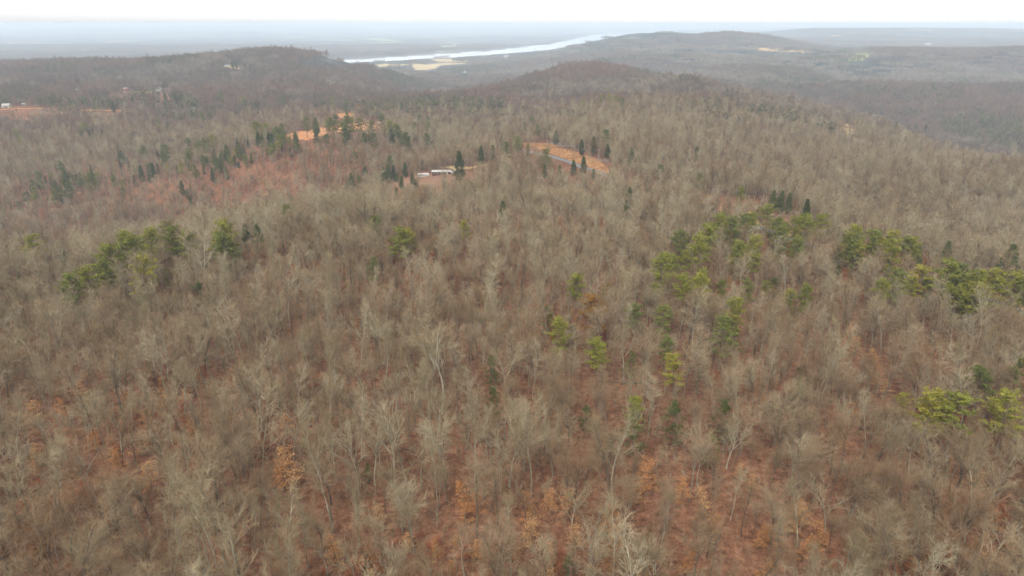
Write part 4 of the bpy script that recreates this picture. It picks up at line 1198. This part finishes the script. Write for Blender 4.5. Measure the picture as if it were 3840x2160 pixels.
scatter("undergrowth", np.stack([x, y, z], 1), nrng.uniform(0, 6.28, x.shape), nrng.uniform(.6, 1.25, x.shape), pick, proto_collection("undergrowth_plant", sap), label="saplings and low dry-leaved growth under the bare trees")

# the far woods: patches of coarser trees
def patch(seed, size, sp, big, evergreen=.04, dens=1.0, main=None):
    rng = random.Random(seed)
    V = []; F = []; MI = []
    n = int(size / sp)
    for i in range(n):
        for j in range(n):
            if rng.random() > .93 * dens: continue
            px = (i + .5 + rng.uniform(-.45, .45)) * sp - size / 2; py = (j + .5 + rng.uniform(-.45, .45)) * sp - size / 2
            s = rng.uniform(.75, 1.15); b = len(V)
            if rng.random() < evergreen:
                G = Geo(); hh = rng.uniform(11, 17); w = rng.uniform(2, 3)
                for q in range(int(46 / big)):
                    t = rng.random() ** .8; az = rng.uniform(0, 6.28); R = w * (1 - t) ** .6
                    G.leaf((math.cos(az)*R*.5, math.sin(az)*R*.5, hh * (.12 + .85 * t)), nrmz((math.cos(az), math.sin(az), .5)), rng.uniform(1.2, 2.2), rng.uniform(.9, 1.5) * big, rng)
                mi = 3
            else:
                kind = main if main and rng.random() < .75 else rng.choice(KN); G = grow_coarse(kind, rng.random(), big)
                mi = {'spread': 0, 'slender': 1, 'twiggy': 2}[kind]
            V += [(p[0]*s + px, p[1]*s + py, p[2]*s) for p in G.V]
            F += [tuple(q + b for q in f) for f in G.F]; MI += [mi] * len(G.F)
    return mesh_from("woods_patch", V, F, [M['hill_grey'], M['hill_brown'], M['hill_red'], M['cedar']], MI, smooth=False)

near_patches = [patch(300 + i, 24, 5.6, 1.0, [.07, .12, .06, .05, .06, .55][i], 1.0, ['spread', 'slender', 'twiggy', 'spread', 'twiggy', None][i]) for i in range(6)]
far_patches = [patch(320 + i, 60, 7.5, 1.7, [.1, .14, .08, .6][i], 1.0, ['spread', 'slender', 'twiggy', None][i]) for i in range(4)]

def far_woods(name, y0, y1, sp, coll_meshes, label, tilt_ok=True, plain_ok=False):
    xs = []; ys = []
    yy = y0
    while yy < y1:
        hw = .78 * yy + 100
        n = int(2 * hw / sp)
        xr = np.linspace(-hw, hw, n) + nrng.uniform(-.3, .3, n) * sp
        xs.append(xr); ys.append(np.full(n, yy) + nrng.uniform(-.3, .3, n) * sp)
        yy += sp
    x = np.concatenate(xs); y = np.concatenate(ys)
    if y0 < 1500:
        k = y > nrng.uniform(860, 1080, x.shape); x, y = x[k], y[k]
    z = H(x, y)
    k = (z > WATER_Z + .5) & ~in_poly(x, y + 30, RIVER_POLY) & ~in_poly(x, y - 30, RIVER_POLY)
    x, y, z = x[k], y[k], z[k]
    z = sheet_z(x, y) - .5
    st = thin(x, y, (26 if y0 > 2000 else 21) + 0 * x, sp * .5 + 0 * x, z, False)
    x, y, z = x[st], y[st], z[st]
    m = len(coll_meshes)
    eg = (fbm(x, y, 260, 41) + nrng.normal(0, .1, x.shape)) > .26
    tone = np.clip(((fbm(x, y, 300, 43) * 1.3 + nrng.normal(0, .14, x.shape)) + .5) * 3, 0, 2.99).astype(int)
    if m == 6: tone = np.where(tone == 0, nrng.choice([0, 3], x.shape), np.where(tone == 2, nrng.choice([2, 4], x.shape), 1))
    pick = np.where(eg, m - 1, tone)
    scatter(name, np.stack([x, y, z], 1), nrng.integers(0, 4, x.shape) * 1.5708 + nrng.uniform(-.2, .2, x.shape), np.clip(1 + .28 * fbm(x, y, 160, 55) + nrng.normal(0, .12, x.shape), .6, 1.4), pick, proto_collection(name + "_patch", coll_meshes), label=label)
    return len(x)
n1 = far_woods("hill_woods", 880, 2500, 21, near_patches, "leafless woods covering the middle hills beyond the clay clearing")
n2 = far_woods("distant_woods", 2500, 7600, 56, far_patches, "bluish leafless woods on the far hills and river flats")

# tall orange grass on the verge
def grass_mesh(poly_px, n, ymin):
    poly = np.array(pix_poly(poly_px, 0, ymin))
    x0, y0 = poly.min(0); x1, y1 = poly.max(0)
    px = nrng.uniform(x0, x1, n * 3); py = nrng.uniform(y0, y1, n * 3)
    k = in_poly(px, py, poly); px, py = px[k][:n], py[k][:n]; pz = sheet_z(px, py) + .15
    G = Geo()
    for a, b, c in zip(px, py, pz):
        for q in range(3):
            G.blade((a + rnd.gauss(0, .2), b + rnd.gauss(0, .2), c), nrmz((rnd.gauss(0, .3), rnd.gauss(0, .3), 1)), rnd.uniform(.6, 1.3), rnd.uniform(.12, .25), rnd)
    return mesh_from("tall_grass", G.V, G.F, [M['drygrass']], smooth=False)
tag(obj("tall_grass", grass_mesh(VERGE_PX, 6000, 480)), "tall dry orange grass along the road bank", None, None, "stuff")

# ------------------------------------------------------------------ haze
hm = bpy.data.materials.new("haze"); hm.use_nodes = True
hn = hm.node_tree
for n in list(hn.nodes): hn.nodes.remove(n)
pv = hn.nodes.new("ShaderNodeVolumePrincipled"); ho = hn.nodes.new("ShaderNodeOutputMaterial")
pv.inputs['Color'].default_value = (0.76, 0.88, 1.0, 1)
pv.inputs['Density'].default_value = 1.25e-4
pv.inputs['Anisotropy'].default_value = 0.0
hn.links.new(pv.outputs[0], ho.inputs['Volume'])
lo = float(GZ.min()) - 2.0; hi = max(110.0, float(GZ.max()) + 28)
wx = float(np.abs(GX).max()) + 500
hz = obj("haze", box_mesh("haze", -wx, wx, -900, 61500, lo, hi, hm))
tag(hz, "pale blue haze lying over the far valley", None, None, "stuff")
print("COUNTS trees", len(X), "single", int(single.sum()), "patches", n1, n2, "undergrowth", len(x), "top", hi, "low", lo)
